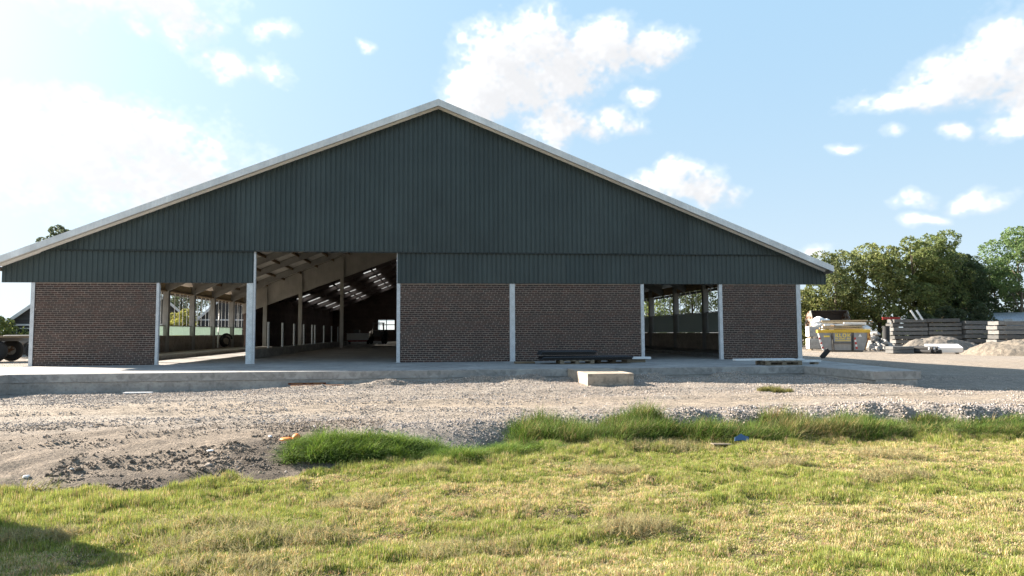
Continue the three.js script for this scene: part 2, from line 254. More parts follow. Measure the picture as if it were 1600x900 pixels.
// ------------------------------------------------------------------ concrete slab and barn
const XC = 0.146, HALF = 14.4, XL = XC - HALF, XR = XC + HALF;
const LEFT0 = -15.24, RIGHT0 = 15.75, TOP = 10.35, SLOPE = 0.4;
const roofY = (x) => TOP - SLOPE * Math.abs(x - XC);
const LEN = 72;
const apron = [[-30, 0.5], [-13.95, 0.5], [-13.95, 0.2], [XL - 0.1, 0.2], [XL - 0.1, -LEN], [XR + 0.1, -LEN], [XR + 0.1, 0.35], [13.25, 8.7], [11.85, 8.74], [11.72, ZS + 0.95], [11.6, ZS], [-11.75, ZS], [-12.4, 8.6], [-16, 9.4], [-30, 9.4]];
const inset = (d) => [[XL + 0.2, 0.2], [XL + 0.2, -LEN + 0.3], [XR - 0.2, -LEN + 0.3], [XR - 0.2, 0.2], [13.15, 8.7 - d], [11.9, 8.74 - d], [11.72 - d * 0.3, ZS + 0.95 - d], [11.6 - d * 0.5, ZS - d], [-11.75, ZS - d], [-12.4, 8.6 - d], [-16, 9.4 - d], [-29.9, 9.4 - d], [-29.9, 0.6]];
tag(obj('concrete_slab', slabXZ(apron, 0.2, SLAB, 0.012), mat.concreteNew), 'grey cast concrete slab that is the barn floor and front apron', null, null, 'structure');
tag(obj('slab_footing', slabXZ(inset(0.02), -0.6, 0.198), mat.concreteLight), 'lighter concrete footing under the edge of the slab', null, null, 'structure');

const barn = thing('barn', 'new open-fronted cattle barn with dark green gable cladding and brown brick infill', 'barn', [XC, SLAB, 0]);
const BX = (g) => g.translate(-XC, -SLAB, 0); // world metres to the barn's own
const bpart = (name, geos, m, parent = barn) => part(name, [].concat(geos).map(BX), m, parent);
// profiled steel sheeting: broad flats with narrow grooves
function cladding(x0, x1, yb, ytop, z, backY) {
  const P0 = 0.18, prof = [[0, 0], [0.116, 0], [0.131, -0.02], [0.165, -0.02], [0.18, 0]], pts = [];
  for (let x = x0; x < x1 - 1e-6; x += P0) for (let k = 0; k < 4; k++) { const X = x + prof[k][0]; if (X < x1 - 1e-4) pts.push([X, z + prof[k][1]]); }
  pts.push([x1, z]);
  const pos = []; const T = (x) => Math.max(yb + 0.002, ytop(x));
  const quad = (a, b, c, d) => pos.push(...a, ...b, ...c, ...a, ...c, ...d);
  for (let i = 0; i < pts.length - 1; i++) {
    const [xa, za] = pts[i], [xb, zb] = pts[i + 1];
    const segs = xa < XC && xb > XC ? [[xa, za, XC, zb], [XC, za, xb, zb]] : [[xa, za, xb, zb]];
    for (const [p, q, r, s] of segs) { quad([p, yb, q], [r, yb, s], [r, T(r), s], [p, T(p), q]); quad([p, yb, q], [p, yb, z - 0.05], [r, yb, z - 0.05], [r, yb, s]); }
  }
  quad([x0, yb, z], [x0, T(x0), z], [x0, T(x0), z - 0.05], [x0, yb, z - 0.05]); quad([x1, yb, z - 0.05], [x1, T(x1), z - 0.05], [x1, T(x1), z], [x1, yb, z]);
  const g = new THREE.BufferGeometry(); g.setAttribute('position', new THREE.Float32BufferAttribute(pos, 3)); g.computeVertexNormals();
  return g;
}
const YB = 3.43, YU = 4.6, trimY = (x) => roofY(x) - 0.2;
const uL = XC - (TOP - 0.2 - YU) / SLOPE, uR = XC + (TOP - 0.2 - YU) / SLOPE;
const sheetTone = [mat.cladding, M([0.035, 0.0535, 0.053], 0.5, { map: mat.cladding.map }), M([0.041, 0.06, 0.0585], 0.42, { map: mat.cladding.map })];
{ // single sheets, side by side, every second one lapped a little over its neighbours
  const r = rng(64), W6 = 1.08;
  const row = (x0, x1, yb, top, z) => { let k = 0; for (let x = x0; x < x1 - 0.02; x += W6, k++) bpart('cladding_sheet', cladding(x + 0.001, Math.min(x + W6, x1) - 0.001, yb + (r() - 0.5) * 0.008, top, z + (k % 2) * 0.002 + r() * 0.0015), sheetTone[Math.floor(r() * 3)]); };
  row(uL, uR, YU, trimY, 0.13);
  row(LEFT0, -6.62, YB, (x) => Math.min(YU + 0.06, trimY(x)), 0.055);
  row(-1.38, RIGHT0, YB, (x) => Math.min(YU + 0.06, trimY(x)), 0.055);
}
// liner behind the sheets
bpart('gable_liner', [prism([[uL + 0.4, YU + 0.02], [uR - 0.4, YU + 0.02], [XC, TOP - 0.42]], -0.03, 0.06)], mat.claddingDark);
bpart('gable_liner', [prism([[LEFT0 + 0.05, YB + 0.02], [-6.68, YB + 0.02], [-6.68, YU - 0.02], [XC - (TOP - 0.3 - YU) / SLOPE + 0.3, YU - 0.02], [LEFT0 + 0.05, trimY(LEFT0) - 0.08]], -0.03, 0.0)], mat.claddingDark);
bpart('gable_liner', [prism([[-1.28, YB + 0.02], [RIGHT0 - 0.05, YB + 0.02], [RIGHT0 - 0.05, trimY(RIGHT0) - 0.08], [XC + (TOP - 0.3 - YU) / SLOPE - 0.3, YU - 0.02], [-1.28, YU - 0.02]], -0.03, 0.0)], mat.claddingDark);
// roof slopes, with openings for the rooflights of the rear part
const ZF = 0.58, EAVE = 15.62; // half run of the roof
const lightsX = [3.3, 6.54, 9.84, 12.95], lightsZ = [-43.6, -49.7, -55.7, -61.7, -67.7];
const slopeLen = EAVE * Math.hypot(1, SLOPE), ang = Math.atan(SLOPE);
function roofSlope(side, z0, z1, holes, thick = holes ? 0.02 : 0.1) { // drawn flat: u down the slope, v along the barn
  const s = new THREE.Shape([[0, z0], [slopeLen, z0], [slopeLen, z1], [0, z1]].map((p) => new THREE.Vector2(...p)));
  if (holes) for (const x of lightsX) for (const z of lightsZ) { const u = x * Math.hypot(1, SLOPE); s.holes.push(new THREE.Path([[u - 0.66, z - 0.5], [u - 0.66, z + 0.5], [u + 0.66, z + 0.5], [u + 0.66, z - 0.5]].map((p) => new THREE.Vector2(...p)))); }
  const g = new THREE.ExtrudeGeometry(s, { depth: thick, bevelEnabled: false });
  const m = new THREE.Matrix4().makeBasis(new THREE.Vector3(side * Math.cos(ang), -Math.sin(ang), 0), new THREE.Vector3(0, 0, 1), new THREE.Vector3(-side * Math.sin(ang), -Math.cos(ang), 0));
  g.applyMatrix4(m); g.translate(XC, TOP, 0);
  if (m.determinant() < 0) { const i = g.index; const p = boxUV(g); const a = p.attributes.position; for (let k = 0; k < a.count; k += 3) { const t = [a.getX(k + 1), a.getY(k + 1), a.getZ(k + 1)]; a.setXYZ(k + 1, a.getX(k + 2), a.getY(k + 2), a.getZ(k + 2)); a.setXYZ(k + 2, ...t); } p.computeVertexNormals(); return p; }
  return g;
}
for (const side of [-1, 1]) {
  bpart('roof', roofSlope(side, -27, ZF - 0.02), mat.roofUnder);
  bpart('rear_roof', roofSlope(side, -LEN, -27.002, true), mat.roofOld);
  for (const x of lightsX) for (const z of lightsZ) {
    const X = XC + side * x, y = roofY(X) - 0.05, hw = 0.659 * Math.cos(ang);
    if (side < 0) bpart('rooflight', bar([X - hw, roofY(X - hw) - 0.01, z], [X + hw, roofY(X + hw) - 0.01, z], 0.998, 0.006), mat.skylight);
    else bpart('rooflight', bar([X - hw, roofY(X - hw) - 0.01, z], [X + hw, roofY(X + hw) - 0.01, z], 0.998, 0.006), mat.skylight);
  }
  // verge capping: front fascia with a flange over the roof sheets
  const xe = XC + side * (EAVE + 0.02), q = (x, d) => [x, roofY(x) + d];
  const flip = (pts) => side < 0 ? pts.slice().reverse() : pts;
  bpart('verge_capping', [prism(flip([q(XC, 0.02), q(XC, -0.235), q(xe, -0.215), q(xe, 0.02)].map(([x, y]) => [x, y])), ZF - 0.02, ZF + 0.02), prism(flip([q(XC, 0.022), q(XC, 0.004), q(xe, 0.004), q(xe, 0.022)]), ZF - 0.25, ZF - 0.022)], mat.fascia);
  bpart('verge_soffit', prism(flip([q(XC, -0.115), q(XC, -0.135), q(xe, -0.135), q(xe, -0.115)]), 0.19, ZF - 0.022), mat.soffit);
  const xu = side < 0 ? uL - 0.25 : uR + 0.25, x0 = side < 0 ? LEFT0 : RIGHT0;
  bpart('gable_trim', prism(flip([q(XC, -0.137), q(XC, -0.225), q(xu, -0.225), q(xu, -0.137)]), 0.135, 0.185), mat.trim);
  bpart('gable_trim', prism(flip([q(xu, -0.137), q(xu, -0.225), q(x0, -0.225), q(x0, -0.137)]), 0.06, 0.17), mat.trim);
  bpart('eave_gutter', bx(xe - 0.06 * side - 0.06, xe - 0.06 * side + 0.06, roofY(xe) - 0.26, roofY(xe) - 0.12, -LEN, ZF - 0.03), mat.steelDark);
}
// added dark strip that paints the shadow line under the upper sheets
bpart('shadow_strip', bx(uL + 0.1, uR - 0.1, YU - 0.035, YU - 0.012, 0.06, 0.15), mat.claddingDark);
bpart('bottom_flashing', [bx(LEFT0, -6.62, YB - 0.02, YB - 0.003, -0.03, 0.065), bx(-1.38, RIGHT0, YB - 0.02, YB - 0.003, -0.03, 0.065)], mat.claddingDark);

// galvanised posts of the front
const frontPosts = [[-14.26, -14.13, 3.42, 0.16], [-10.01, -9.91, 3.42, 0.12], [-6.85, -6.63, 3.42, 0.2], [-6.615, -6.545, 4.58, 0.1], [-1.4, -1.27, 4.58, 0.14], [2.88, 3.08, 3.42, 0.2], [8.04, 8.17, 3.42, 0.14], [11.24, 11.37, 3.42, 0.14], [14.47, 14.65, 3.42, 0.16]];
for (const [x0, x1, y1, d] of frontPosts) { // H sections: two flanges and a web
  const xm = (x0 + x1) / 2, z1 = 0.05;
  const o = bpart('steel_post', [bx(x0, x1, SLAB, y1, z1 - 0.012, z1), bx(x0, x1, SLAB, y1, z1 - d - 0.012, z1 - d), bx(xm - 0.006, xm + 0.006, SLAB, y1, z1 - d, z1 - 0.012)], Math.abs(x0 + 6.85) < 0.01 ? mat.zincPale : mat.zinc);
  BX; part('base_plate', bx(x0 - 0.02 - XC, x1 + 0.02 - XC, 0, 0.012, z1 - d - 0.03, z1 + 0.02), mat.zinc, o);
}
// brick infill panels
const brickPanels = [[-14.13, -10.01], [-1.27, 2.88], [3.08, 8.04], [11.37, 14.47]];
const COURSE = 0.0735, BRICK = 0.226, JOINT = 0.0165;
let singles = 300;
{
  const r = rng(41), shapes = [0, 1, 2].map((k) => { const g = new RoundedBoxGeometry(BRICK - JOINT, COURSE - JOINT, 0.03, 1, 0.004 + k * 0.001); const p = g.attributes.position; for (let i = 0; i < p.count; i++) p.setXYZ(i, p.getX(i), p.getY(i), p.getZ(i)); return boxUV(g); });
  const oneShape = new THREE.BoxGeometry(1, 1, 1);
  brickPanels.forEach(([x0, x1], pi) => {
    const wall = bpart('brick_wall', bx(x0 + 0.002, x1 - 0.002, SLAB + 0.002, YB - 0.022, -0.12, 0.012), mat.mortar);
    const rest = mat.bricks.map(() => []);
    const rows = Math.floor((YB - 0.024 - SLAB) / COURSE), alone = [110, 80, 70, 40][pi]; let made = 0; const list = [];
    for (let j = 0; j < rows; j++) {
      let x = x0 + 0.004 - [0, 0.5, 0.25, 0.75, 0.1, 0.6][j % 6] * BRICK - r() * 0.03;
      while (x < x1 - 0.01) {
        const a = Math.max(x, x0 + 0.004), b = Math.min(x + BRICK, x1 - 0.004) - JOINT; x += BRICK;
        if (b - a > 0.03) list.push([a, b, SLAB + 0.006 + j * COURSE, Math.floor(r() * 3), Math.floor(r() ** 1.3 * 5), (r() - 0.5) * 0.006]);
      }
    }
    const whole = list.filter(([a, b]) => b - a > BRICK - JOINT - 0.002);
    const keep = new Set(whole.slice(0, alone));
    for (const e of list) {
      const [a, b, y, s, m, dz] = e;
      if (keep.has(e)) { const o = shade(new THREE.Mesh(shapes[s], mat.bricks[m])); o.name = made ? `brick_${String(made).padStart(3, '0')}` : 'brick'; made++; o.position.set((a + b) / 2 - XC, y + (COURSE - JOINT) / 2 - SLAB, 0.005 + dz); wall.add(o); } else { const g = new THREE.BoxGeometry(b - a, COURSE - JOINT, 0.03); g.translate((a + b) / 2 - XC, y + (COURSE - JOINT) / 2 - SLAB, 0.005 + dz); rest[m].push(g); }
    }
    rest.forEach((gs, m) => { if (gs.length) { const o = part('small_bricks', gs, mat.bricks[m], wall); o.userData.kind = 'stuff'; } });
  });
}
// side walls of the front part
const LP = [-3.95, -7.95, -11.95, -15.93, -19.7, -23.9], RP = [-4.5, -9.06, -13.55, -18.3, -22.9];
{
  const xw = XL + 0.05;
  bpart('side_wall', bx(xw, xw + 0.2, SLAB, 1.46, -27, -0.14), mat.darkWall);
  bpart('sill_rail', bx(xw + 0.03, xw + 0.13, 1.985, 2.02, -27, -0.14), mat.frameSteel);
  let last = -0.14; const rand = rng(8);
  for (const z of [...LP, -27]) {
    if (z > -27) bpart('side_post', [bx(xw + 0.02, xw + 0.3, SLAB, 4.3, z - 0.13, z - 0.11), bx(xw + 0.02, xw + 0.3, SLAB, 4.3, z + 0.11, z + 0.13), bx(xw + 0.14, xw + 0.18, SLAB, 4.3, z - 0.11, z + 0.11)], mat.frameSteel);
    const n = 3, a = last - 0.14, b = z + 0.14, w = (a - b) / n;
    for (let k = 0; k < n; k++) bpart('light_panel', bx(xw + 0.07, xw + 0.085, 1.48, 1.98, b + k * w + 0.02, b + (k + 1) * w - 0.02), mat.pane);
    for (let k = 0; k < 5; k++) { const zz = b + (k + 0.3 + rand() * 0.5) * (a - b) / 5; bpart('curtain_pole', rod([xw + 0.1, 2.02, zz], [xw + 0.1, 3.78, zz], 0.02), mat.zincPale); }
    last = z;
  }
  bpart('eave_board', bx(xw + 0.02, xw + 0.12, 3.78, 4.25, -27, -0.14), mat.timberPale);
  bpart('curtain_roll', rod([xw + 0.2, 3.84, -27], [xw + 0.2, 3.84, -0.3], 0.05, 0.05, 8), mat.timberGrey);
}
{
  const xw = XR - 0.05; let last = -0.14; const rand = rng(18);
  bpart('side_wall', bx(xw - 0.2, xw, SLAB, 1.47, -27, -0.14), mat.darkWall);
  bpart('sill_rail', bx(xw - 0.13, xw - 0.03, 2.54, 2.58, -27, -0.14), mat.frameSteel);
  for (const z of [...RP, -27]) {
    if (z > -27) bpart('side_post', [bx(xw - 0.3, xw - 0.02, SLAB, 4.3, z - 0.13, z - 0.11), bx(xw - 0.3, xw - 0.02, SLAB, 4.3, z + 0.11, z + 0.13), bx(xw - 0.18, xw - 0.14, SLAB, 4.3, z - 0.11, z + 0.11)], mat.frameSteel);
    const a = last - 0.14, b = z + 0.14;
    bpart('light_panel', bx(xw - 0.085, xw - 0.07, 1.49, 2.53, b + 0.02, a - 0.02), mat.paneGrey);
    for (let k = 0; k < 5; k++) { const zz = b + (k + 0.3 + rand() * 0.5) * (a - b) / 5; bpart('curtain_pole', rod([xw - 0.1, 2.58, zz], [xw - 0.1, 3.8, zz], 0.02), mat.zincPale); }
    last = z;
  }
  bpart('eave_board', bx(xw - 0.12, xw - 0.02, 3.8, 4.25, -27, -0.14), mat.timber);
}
// frames and purlins
for (const z of LP) for (const side of [-1, 1]) {
  const a = [XC, roofY(XC) - 0.33, z], xe = XC + side * (HALF - 0.2), b = [xe, roofY(xe) - 0.33, z];
  bpart('rafter', [bar(a, b, 0.02, 0.4), bar([a[0], a[1] + 0.2, z], [b[0], b[1] + 0.2, z], 0.16, 0.02), bar([a[0], a[1] - 0.2, z], [b[0], b[1] - 0.2, z], 0.16, 0.02)], mat.frameSteel);
  const xh = XC + side * (HALF - 2.6);
  bpart('haunch', bar([xe, roofY(xe) - 0.75, z], [xh, roofY(xh) - 0.45, z], 0.12, 0.3), mat.frameSteel);
}
for (const side of [-1, 1]) for (let k = 0; k < 12; k++) { const X = XC + side * (0.5 + k * 1.2); bpart('purlin', bx(X - 0.035, X + 0.035, roofY(X) - 0.29, roofY(X) - 0.125, -26.95, -0.04), mat.timber); }
// deep beam of the older part behind, on its columns
for (const side of [-1, 1]) {
  const xe = XC + side * (HALF - 0.1), q = (x, d) => [x, roofY(x) + d], pts = [q(XC, -0.13), q(xe, -0.13), q(xe, -1.62), q(XC, -1.95)];
  bpart('deep_beam', prism(side < 0 ? pts.slice().reverse() : pts, -27.2, -27.0), mat.band);
  for (const x of [12.65, 10.1, 7.06, 2.6]) { const X = XC + side * x; bpart('column', [bx(X - 0.13, X + 0.13, SLAB, roofY(X) - 0.35, -26.97, -26.95), bx(X - 0.13, X + 0.13, SLAB, roofY(X) - 0.35, -26.79, -26.77), bx(X - 0.01, X + 0.01, SLAB, roofY(X) - 0.35, -26.95, -26.79)], mat.band); }
  const xw = XC + side * (HALF - 0.1);
  bpart('rear_side_wall', bx(Math.min(xw, xw - side * 0.25), Math.max(xw, xw - side * 0.25), SLAB, roofY(xw) - 0.03, -LEN + 0.26, -27.25), mat.oldWall);
  for (let k = 0; k < 7; k++) { const z = -32 - k * 6, a = [XC, roofY(XC) - 0.3, z], b = [xw, roofY(xw) - 0.3, z]; bpart('old_truss', bar(a, b, 0.12, 0.3), mat.roofOld); }
  for (let k = 0; k < 8; k++) { const X = XC + side * (0.8 + k * 1.8); bpart('old_purlin', bx(X - 0.05, X + 0.05, roofY(X) - 0.26, roofY(X) - 0.11, -LEN, -27.3), mat.roofOld); }
}
{ // rear gable with its window
  const wx0 = -7.75, wx1 = -5.5, wy0 = 2.03, wy1 = 3.38, s = new THREE.Shape([[XL + 0.1, SLAB], [XR - 0.1, SLAB], [XR - 0.1, roofY(XR) - 0.0], [XC, TOP - 0.035], [XL + 0.1, roofY(XL) - 0.0]].map((p) => new THREE.Vector2(...p)));
  s.holes.push(new THREE.Path([[wx0, wy0], [wx0, wy1], [wx1, wy1], [wx1, wy0]].map((p) => new THREE.Vector2(...p))));
  bpart('rear_gable', new THREE.ExtrudeGeometry(s, { depth: 0.25, bevelEnabled: false }).translate(0, 0, -LEN), mat.oldWall);
  const xm = (wx0 + wx1) / 2, ym = 2.72;
  const w = bpart('window', [bx(xm - 0.05, xm + 0.05, wy0, wy1, -LEN + 0.1, -LEN + 0.18), bx(wx0, xm - 0.05, ym - 0.05, ym + 0.05, -LEN + 0.1, -LEN + 0.18), bx(xm + 0.05, wx1, ym - 0.05, ym + 0.05, -LEN + 0.1, -LEN + 0.18)], mat.steelDark);
  for (const [a, b] of [[wx0, xm - 0.05], [xm + 0.05, wx1]]) for (const [c, d] of [[wy0, ym - 0.05], [ym + 0.05, wy1]]) bpart('pane', bx(a, b, c, d, -LEN + 0.13, -LEN + 0.14), mat.skylight, w);
}
// lying boxes' kerb along the left wall, and the feed fence
tag(obj('cubicle_kerb', rbx(XL + 0.3, -11.75, SLAB - 0.05, 0.62, -26.5, -1.0, 0.03), mat.concreteLight), 'raised concrete bed with a kerb along the left side wall inside', null, null, 'structure');
tag(obj('feed_floor', bx(XR - 2.6, XR - 0.3, SLAB - 0.05, 0.6, -26.5, -1.0), mat.concreteDirty), 'raised dark bed along the right side wall inside', null, null, 'structure');
{
  const f = thing('feed_fence', 'feed fence of steel posts on a low concrete kerb beside the feeding passage', 'fence', [-8.05, SLAB, -15]);
  part('kerb', rbx(-0.1, 0.1, -0.02, 0.4, -24, 9.45, 0.02), mat.concreteLight, f);
  for (const z of [-5.69, -8.65, -11.84, -14.93, -17.93, -20.9, -22.0, -25.8, -29.7, -33.3]) part('fence_post', rod([0, 0.38, z + 15], [0, 1.68, z + 15], 0.055, 0.055, 10), mat.zincPale, f);
}
{ // machines parked deep inside
  const t = thing('feed_trailer', 'pale low-sided trailer on a dark chassis standing deep inside the barn', 'trailer', [-7.55, SLAB, -45]);
  part('body', [rbx(-1.0, 1.0, 0.42, 1.08, -1.6, 1.6, 0.03), bx(-1.05, 1.05, 1.081, 1.12, -1.65, 1.65)], mat.whiteBag, t);
  part('chassis', [bx(-0.9, 0.9, 0.28, 0.4, -1.5, 1.5), bx(-0.05, 0.05, 0.28, 0.36, 1.5, 2.6)], mat.red, t);
  for (const s of [-1, 1]) part('wheel', new THREE.CylinderGeometry(0.3, 0.3, 0.22, 18).rotateZ(Math.PI / 2).translate(s * 0.92, 0.3, 0), mat.rubber, t);
  part('crate', [rbx(-0.5, 0.1, 1.12, 1.45, -0.4, 0.5, 0.03)], mat.steelDark, t);
  const k = thing('tractor', 'dark tractor parked beside the pale trailer deep inside the barn', 'tractor', [-5.75, SLAB, -46]);
  part('bonnet', rbx(-0.36, 0.36, 0.75, 1.4, -0.2, 1.5, 0.12), mat.steelDark, k); part('cab', [rbx(-0.6, 0.6, 1.0, 1.3, -1.5, -0.2, 0.05), ...[[-0.55, -1.4], [0.55, -1.4], [-0.55, -0.25], [0.55, -0.25]].map(([x, z]) => rod([x, 1.2, z], [x * 0.9, 2.1, z], 0.04)), rbx(-0.62, 0.62, 2.1, 2.2, -1.5, -0.15, 0.04)], mat.steelDark, k);
  for (const s of [-1, 1]) { part('wheel', new THREE.TorusGeometry(0.5, 0.2, 10, 22).rotateY(Math.PI / 2).translate(s * 0.72, 0.7, -0.9), mat.rubber, k); part('wheel', new THREE.TorusGeometry(0.3, 0.13, 8, 18).rotateY(Math.PI / 2).translate(s * 0.6, 0.43, 1.1), mat.rubber, k); }
}
{ // hose reel and pipe leaning in the left bay
  const h = obj('hose_coil', [new THREE.TorusGeometry(0.4, 0.05, 8, 26, 4.4), new THREE.TorusGeometry(0.33, 0.05, 8, 26, 5).translate(0.03, 0.04, 0.1), new THREE.TorusGeometry(0.28, 0.05, 8, 26).translate(-0.05, -0.06, 0.05)], mat.rubber); h.rotation.set(0.2, 0.9, 0); h.position.set(-13.1, 1.15, -19.3); tag(h, 'dark coil of hose leaning at the left side wall inside', 'hose');
  tag(obj('leaning_pipe', rod([-13.2, 0.7, -18.0], [-13.85, 3.1, -20.4], 0.035), mat.whitePlastic), 'white pipe leaning aslant against the left side wall inside', 'pipe');
}

// ------------------------------------------------------------------ pit box at the slab edge
{
  const t = thing('concrete_pit', 'small open concrete pit box standing out from the front edge of the slab', 'concrete box', [4.66, -0.15, 7.0]);
  const x0 = -0.63, x1 = 0.62, z0 = ZS - 7 + 0.004, z1 = 1.35, y1 = SLAB + 0.15;
  part('side_wall', rbx(x0, x0 + 0.14, 0, y1, z0, z1, 0.008), mat.boxConcrete, t); part('side_wall', rbx(x1 - 0.14, x1, 0, y1, z0, z1, 0.008), mat.boxConcrete, t);
  part('front_wall', rbx(x0 + 0.141, x1 - 0.141, 0, y1 - 0.002, z1 - 0.15, z1 - 0.002, 0.008), mat.boxConcrete, t);
  part('cover_board', [rbx(x0 + 0.142, x1 - 0.142, y1 - 0.03, y1 - 0.006, z0 + 0.02, z1 - 0.153, 0.004)], mat.boxConcrete, t);
}

// ------------------------------------------------------------------ things on the slab
function pallet(label, pos, turn, m = mat.timberGrey) {
  const t = thing('pallet', label, 'pallet', pos, turn, 'wooden pallets on the slab');
  for (const z of [-0.35, 0, 0.35]) for (const x of [-0.53, 0, 0.53]) part('block', rbx(x - 0.07, x + 0.07, 0.022, 0.1, z - 0.05, z + 0.05, 0.004), m, t);
  for (const z of [-0.35, 0, 0.35]) { part('runner', bx(-0.6, 0.6, 0, 0.02, z - 0.05, z + 0.05), m, t); part('stringer', bx(-0.6, 0.6, 0.101, 0.121, z - 0.05, z + 0.05), m, t); }
  for (let k = 0; k < 6; k++) part('deck_board', bx(-0.6 + k * 0.22, -0.5 + k * 0.22, 0.123, 0.143, -0.4, 0.4), m, t);
  return t;
}
pallet('wooden pallet under the left half of the black sheets by the brick wall', [4.9, SLAB, 2.45], 0.02);
pallet('wooden pallet under the right half of the black sheets by the brick wall', [6.35, SLAB, 1.9], -0.03);
pallet('wooden pallet under the white boards before the right brick wall', [11.2, SLAB, 4.75], 0.0);
function sheetPack(name, label, x0, x1, y, h, z0, z1, m = mat.black) { // a few profiled sheets nested on each other
  const gs = [], n = Math.max(2, Math.round(h / 0.035));
  const pts = []; const pitch = 0.12, k = Math.floor((z1 - z0) / pitch);
  for (let i = 0; i <= k; i++) { const z = z0 + i * pitch; pts.push([z, 0.03], [z + 0.05, 0.03], [z + 0.065, 0], [z + 0.105, 0]); }
  const t = thing(name, label, 'metal sheet', [(x0 + x1) / 2, y, 0], 0, 'black profiled sheets by the brick wall');
  for (let s = 0; s < n; s++) {
    const sh = new THREE.Shape([...pts.map(([z, d]) => new THREE.Vector2(-z, d)), ...pts.slice().reverse().map(([z, d]) => new THREE.Vector2(-z, d + 0.012))]);
    const jit = ((s * 37) % 7 - 3) * 0.012; const L = x1 - x0;
    part('sheet', new THREE.ExtrudeGeometry(sh, { depth: L, bevelEnabled: false }).rotateY(Math.PI / 2).translate(-L / 2 + jit, s * 0.034, 0), m, t);
  }
  return t;
}
sheetPack('black_sheet_bundle', 'long low bundle of black profiled sheets lying across both pallets', 3.72, 6.9, SLAB + 0.15, 0.11, 1.75, 2.75);
sheetPack('black_sheet_bundle', 'shorter upper bundle of black profiled sheets resting on the long one', 3.68, 5.6, SLAB + 0.31, 0.15, 1.8, 2.7);
tag(obj('dark_mat', rbx(2.85, 3.55, SLAB + 0.001, SLAB + 0.07, 1.6, 2.1, 0.02), mat.timber), 'flat dark timber lying below the middle steel post', 'timber');
tag(obj('white_board', rbx(6.9, 7.78, SLAB + 0.12, SLAB + 0.2, 1.75, 2.05, 0.01), mat.whitePlastic), 'short white board sticking out right of the black sheets', 'board');
for (const z of [1.85]) tag(obj('timber_bearer', bx(7.0, 7.6, SLAB, SLAB + 0.118, z, z + 0.1), mat.timberGrey), 'timber bearer under the short white board', 'timber');
tag(obj('white_board', rbx(9.72, 11.75, SLAB + 0.145, SLAB + 0.205, 4.55, 4.8, 0.01), mat.whitePlastic), 'long white board on the pallet before the right brick wall', 'board');
tag(obj('white_board', rbx(10.6, 11.95, SLAB + 0.145, SLAB + 0.2, 4.83, 5.05, 0.01), mat.zincPale), 'grey-white board nearest the front on the right-hand pallet', 'board');
tag(obj('white_board', rbx(11.78, 12.75, SLAB + 0.07, SLAB + 0.14, 4.4, 4.65, 0.01), mat.zincPale), 'pale board lying right of the right-hand pallet', 'board');
for (const x of [12.5]) tag(obj('timber_bearer', bx(x, x + 0.12, SLAB, SLAB + 0.068, 4.35, 4.7), mat.timberGrey), 'timber bearer under the pale board at the slab corner', 'timber');

// ------------------------------------------------------------------ small things on the ground
function crumple(seed, r, flat = 0.7) { const g = mergeVertices(new THREE.IcosahedronGeometry(r, 5)); const p = g.attributes.position; for (let i = 0; i < p.count; i++) { const x = p.getX(i) / r, y = p.getY(i) / r, z = p.getZ(i) / r, q = 1 - 2 * Math.abs(fbm3(x * 2.1 + seed, y * 2.1, z * 2.1, 3) - 0.5), s = 0.5 + 0.5 * fbm3(x * 1.1 + seed, y * 1.1, z * 1.1 + 4, 2) + 0.34 * q * q; p.setXYZ(i, x * s * r, y * s * flat * r, z * s * r); } g.computeVertexNormals(); return g; }
function rubble(seed, n, w, d, h) { const r = rng(seed), gs = []; for (let i = 0; i < n; i++) { const a = r() * 6.283, q = Math.sqrt(r()), s = 0.08 + r() * 0.2; const g = new THREE.IcosahedronGeometry(s, 0); g.scale(1 + r(), 0.6 + r() * 0.5, 1 + r() * 0.6); g.rotateX(r() * 6); g.rotateY(r() * 6); g.translate(Math.cos(a) * q * w, h * (1 - q) * (0.4 + r() * 0.6) + 0.05, Math.sin(a) * q * d); gs.push(g); } return gs; }
function lump(seed, r, flat = 0.7) { const g = mergeVertices(new THREE.IcosahedronGeometry(r, 2)); const p = g.attributes.position; for (let i = 0; i < p.count; i++) { const x = p.getX(i), y = p.getY(i), z = p.getZ(i), s = 0.7 + 0.6 * fbm3(x / r * 1.3 + seed, y / r * 1.3, z / r * 1.3 + seed * 2.1, 3); p.setXYZ(i, x * s, y * s * flat, z * s); } g.computeVertexNormals(); return g; }
const onG = (x, z) => Math.max(hG(x, z), hF(x, z));
function stone(x, z, r, label, m, seed, flat = 0.6) { const o = obj('stone', crumple(seed, r * 1.25, flat), m); o.position.set(x, onG(x, z) + r * 0.3, z); tag(o, label, 'stone'); }
stone(-5.08, 16.95, 0.03, 'bright white stone on the bare slope, far left', mat.white, 3); stone(-4.62, 16.8, 0.02, 'small pale stone right of the bright white one', mat.paleBlock, 5); stone(-3.1, 16.2, 0.034, 'flat white stone on the dark earth', mat.white, 9, 0.3); stone(-2.95, 16.75, 0.04, 'brown clod at the grass edge', mat.darkWall, 12);
stone(-2.45, 15.5, 0.022, 'white stone beside the orange scrap', mat.white, 15);
{ const o = obj('plastic_scrap', [lump(21, 0.06, 0.9), lump(22, 0.09, 0.35).translate(-0.14, -0.02, 0.05)], mat.orange); o.position.set(-2.05, onG(-2.05, 15.6) + 0.03, 15.6); tag(o, 'orange plastic scrap on the gravel above the tall grass', 'scrap'); }
{ const o = obj('plastic_sheet', [prism([[-0.13, 0], [0.02, 0.015], [0.13, -0.02], [0.17, 0.07], [0.1, 0.09], [0.05, 0.13], [-0.09, 0.07]], 0, 0.012)], mat.blue); o.rotation.set(-0.7, 0.2, 0.12); o.position.set(4.85, -0.2, 15.75); tag(o, 'crumpled blue plastic sheet at the foot of the tall grass', 'plastic sheet'); }
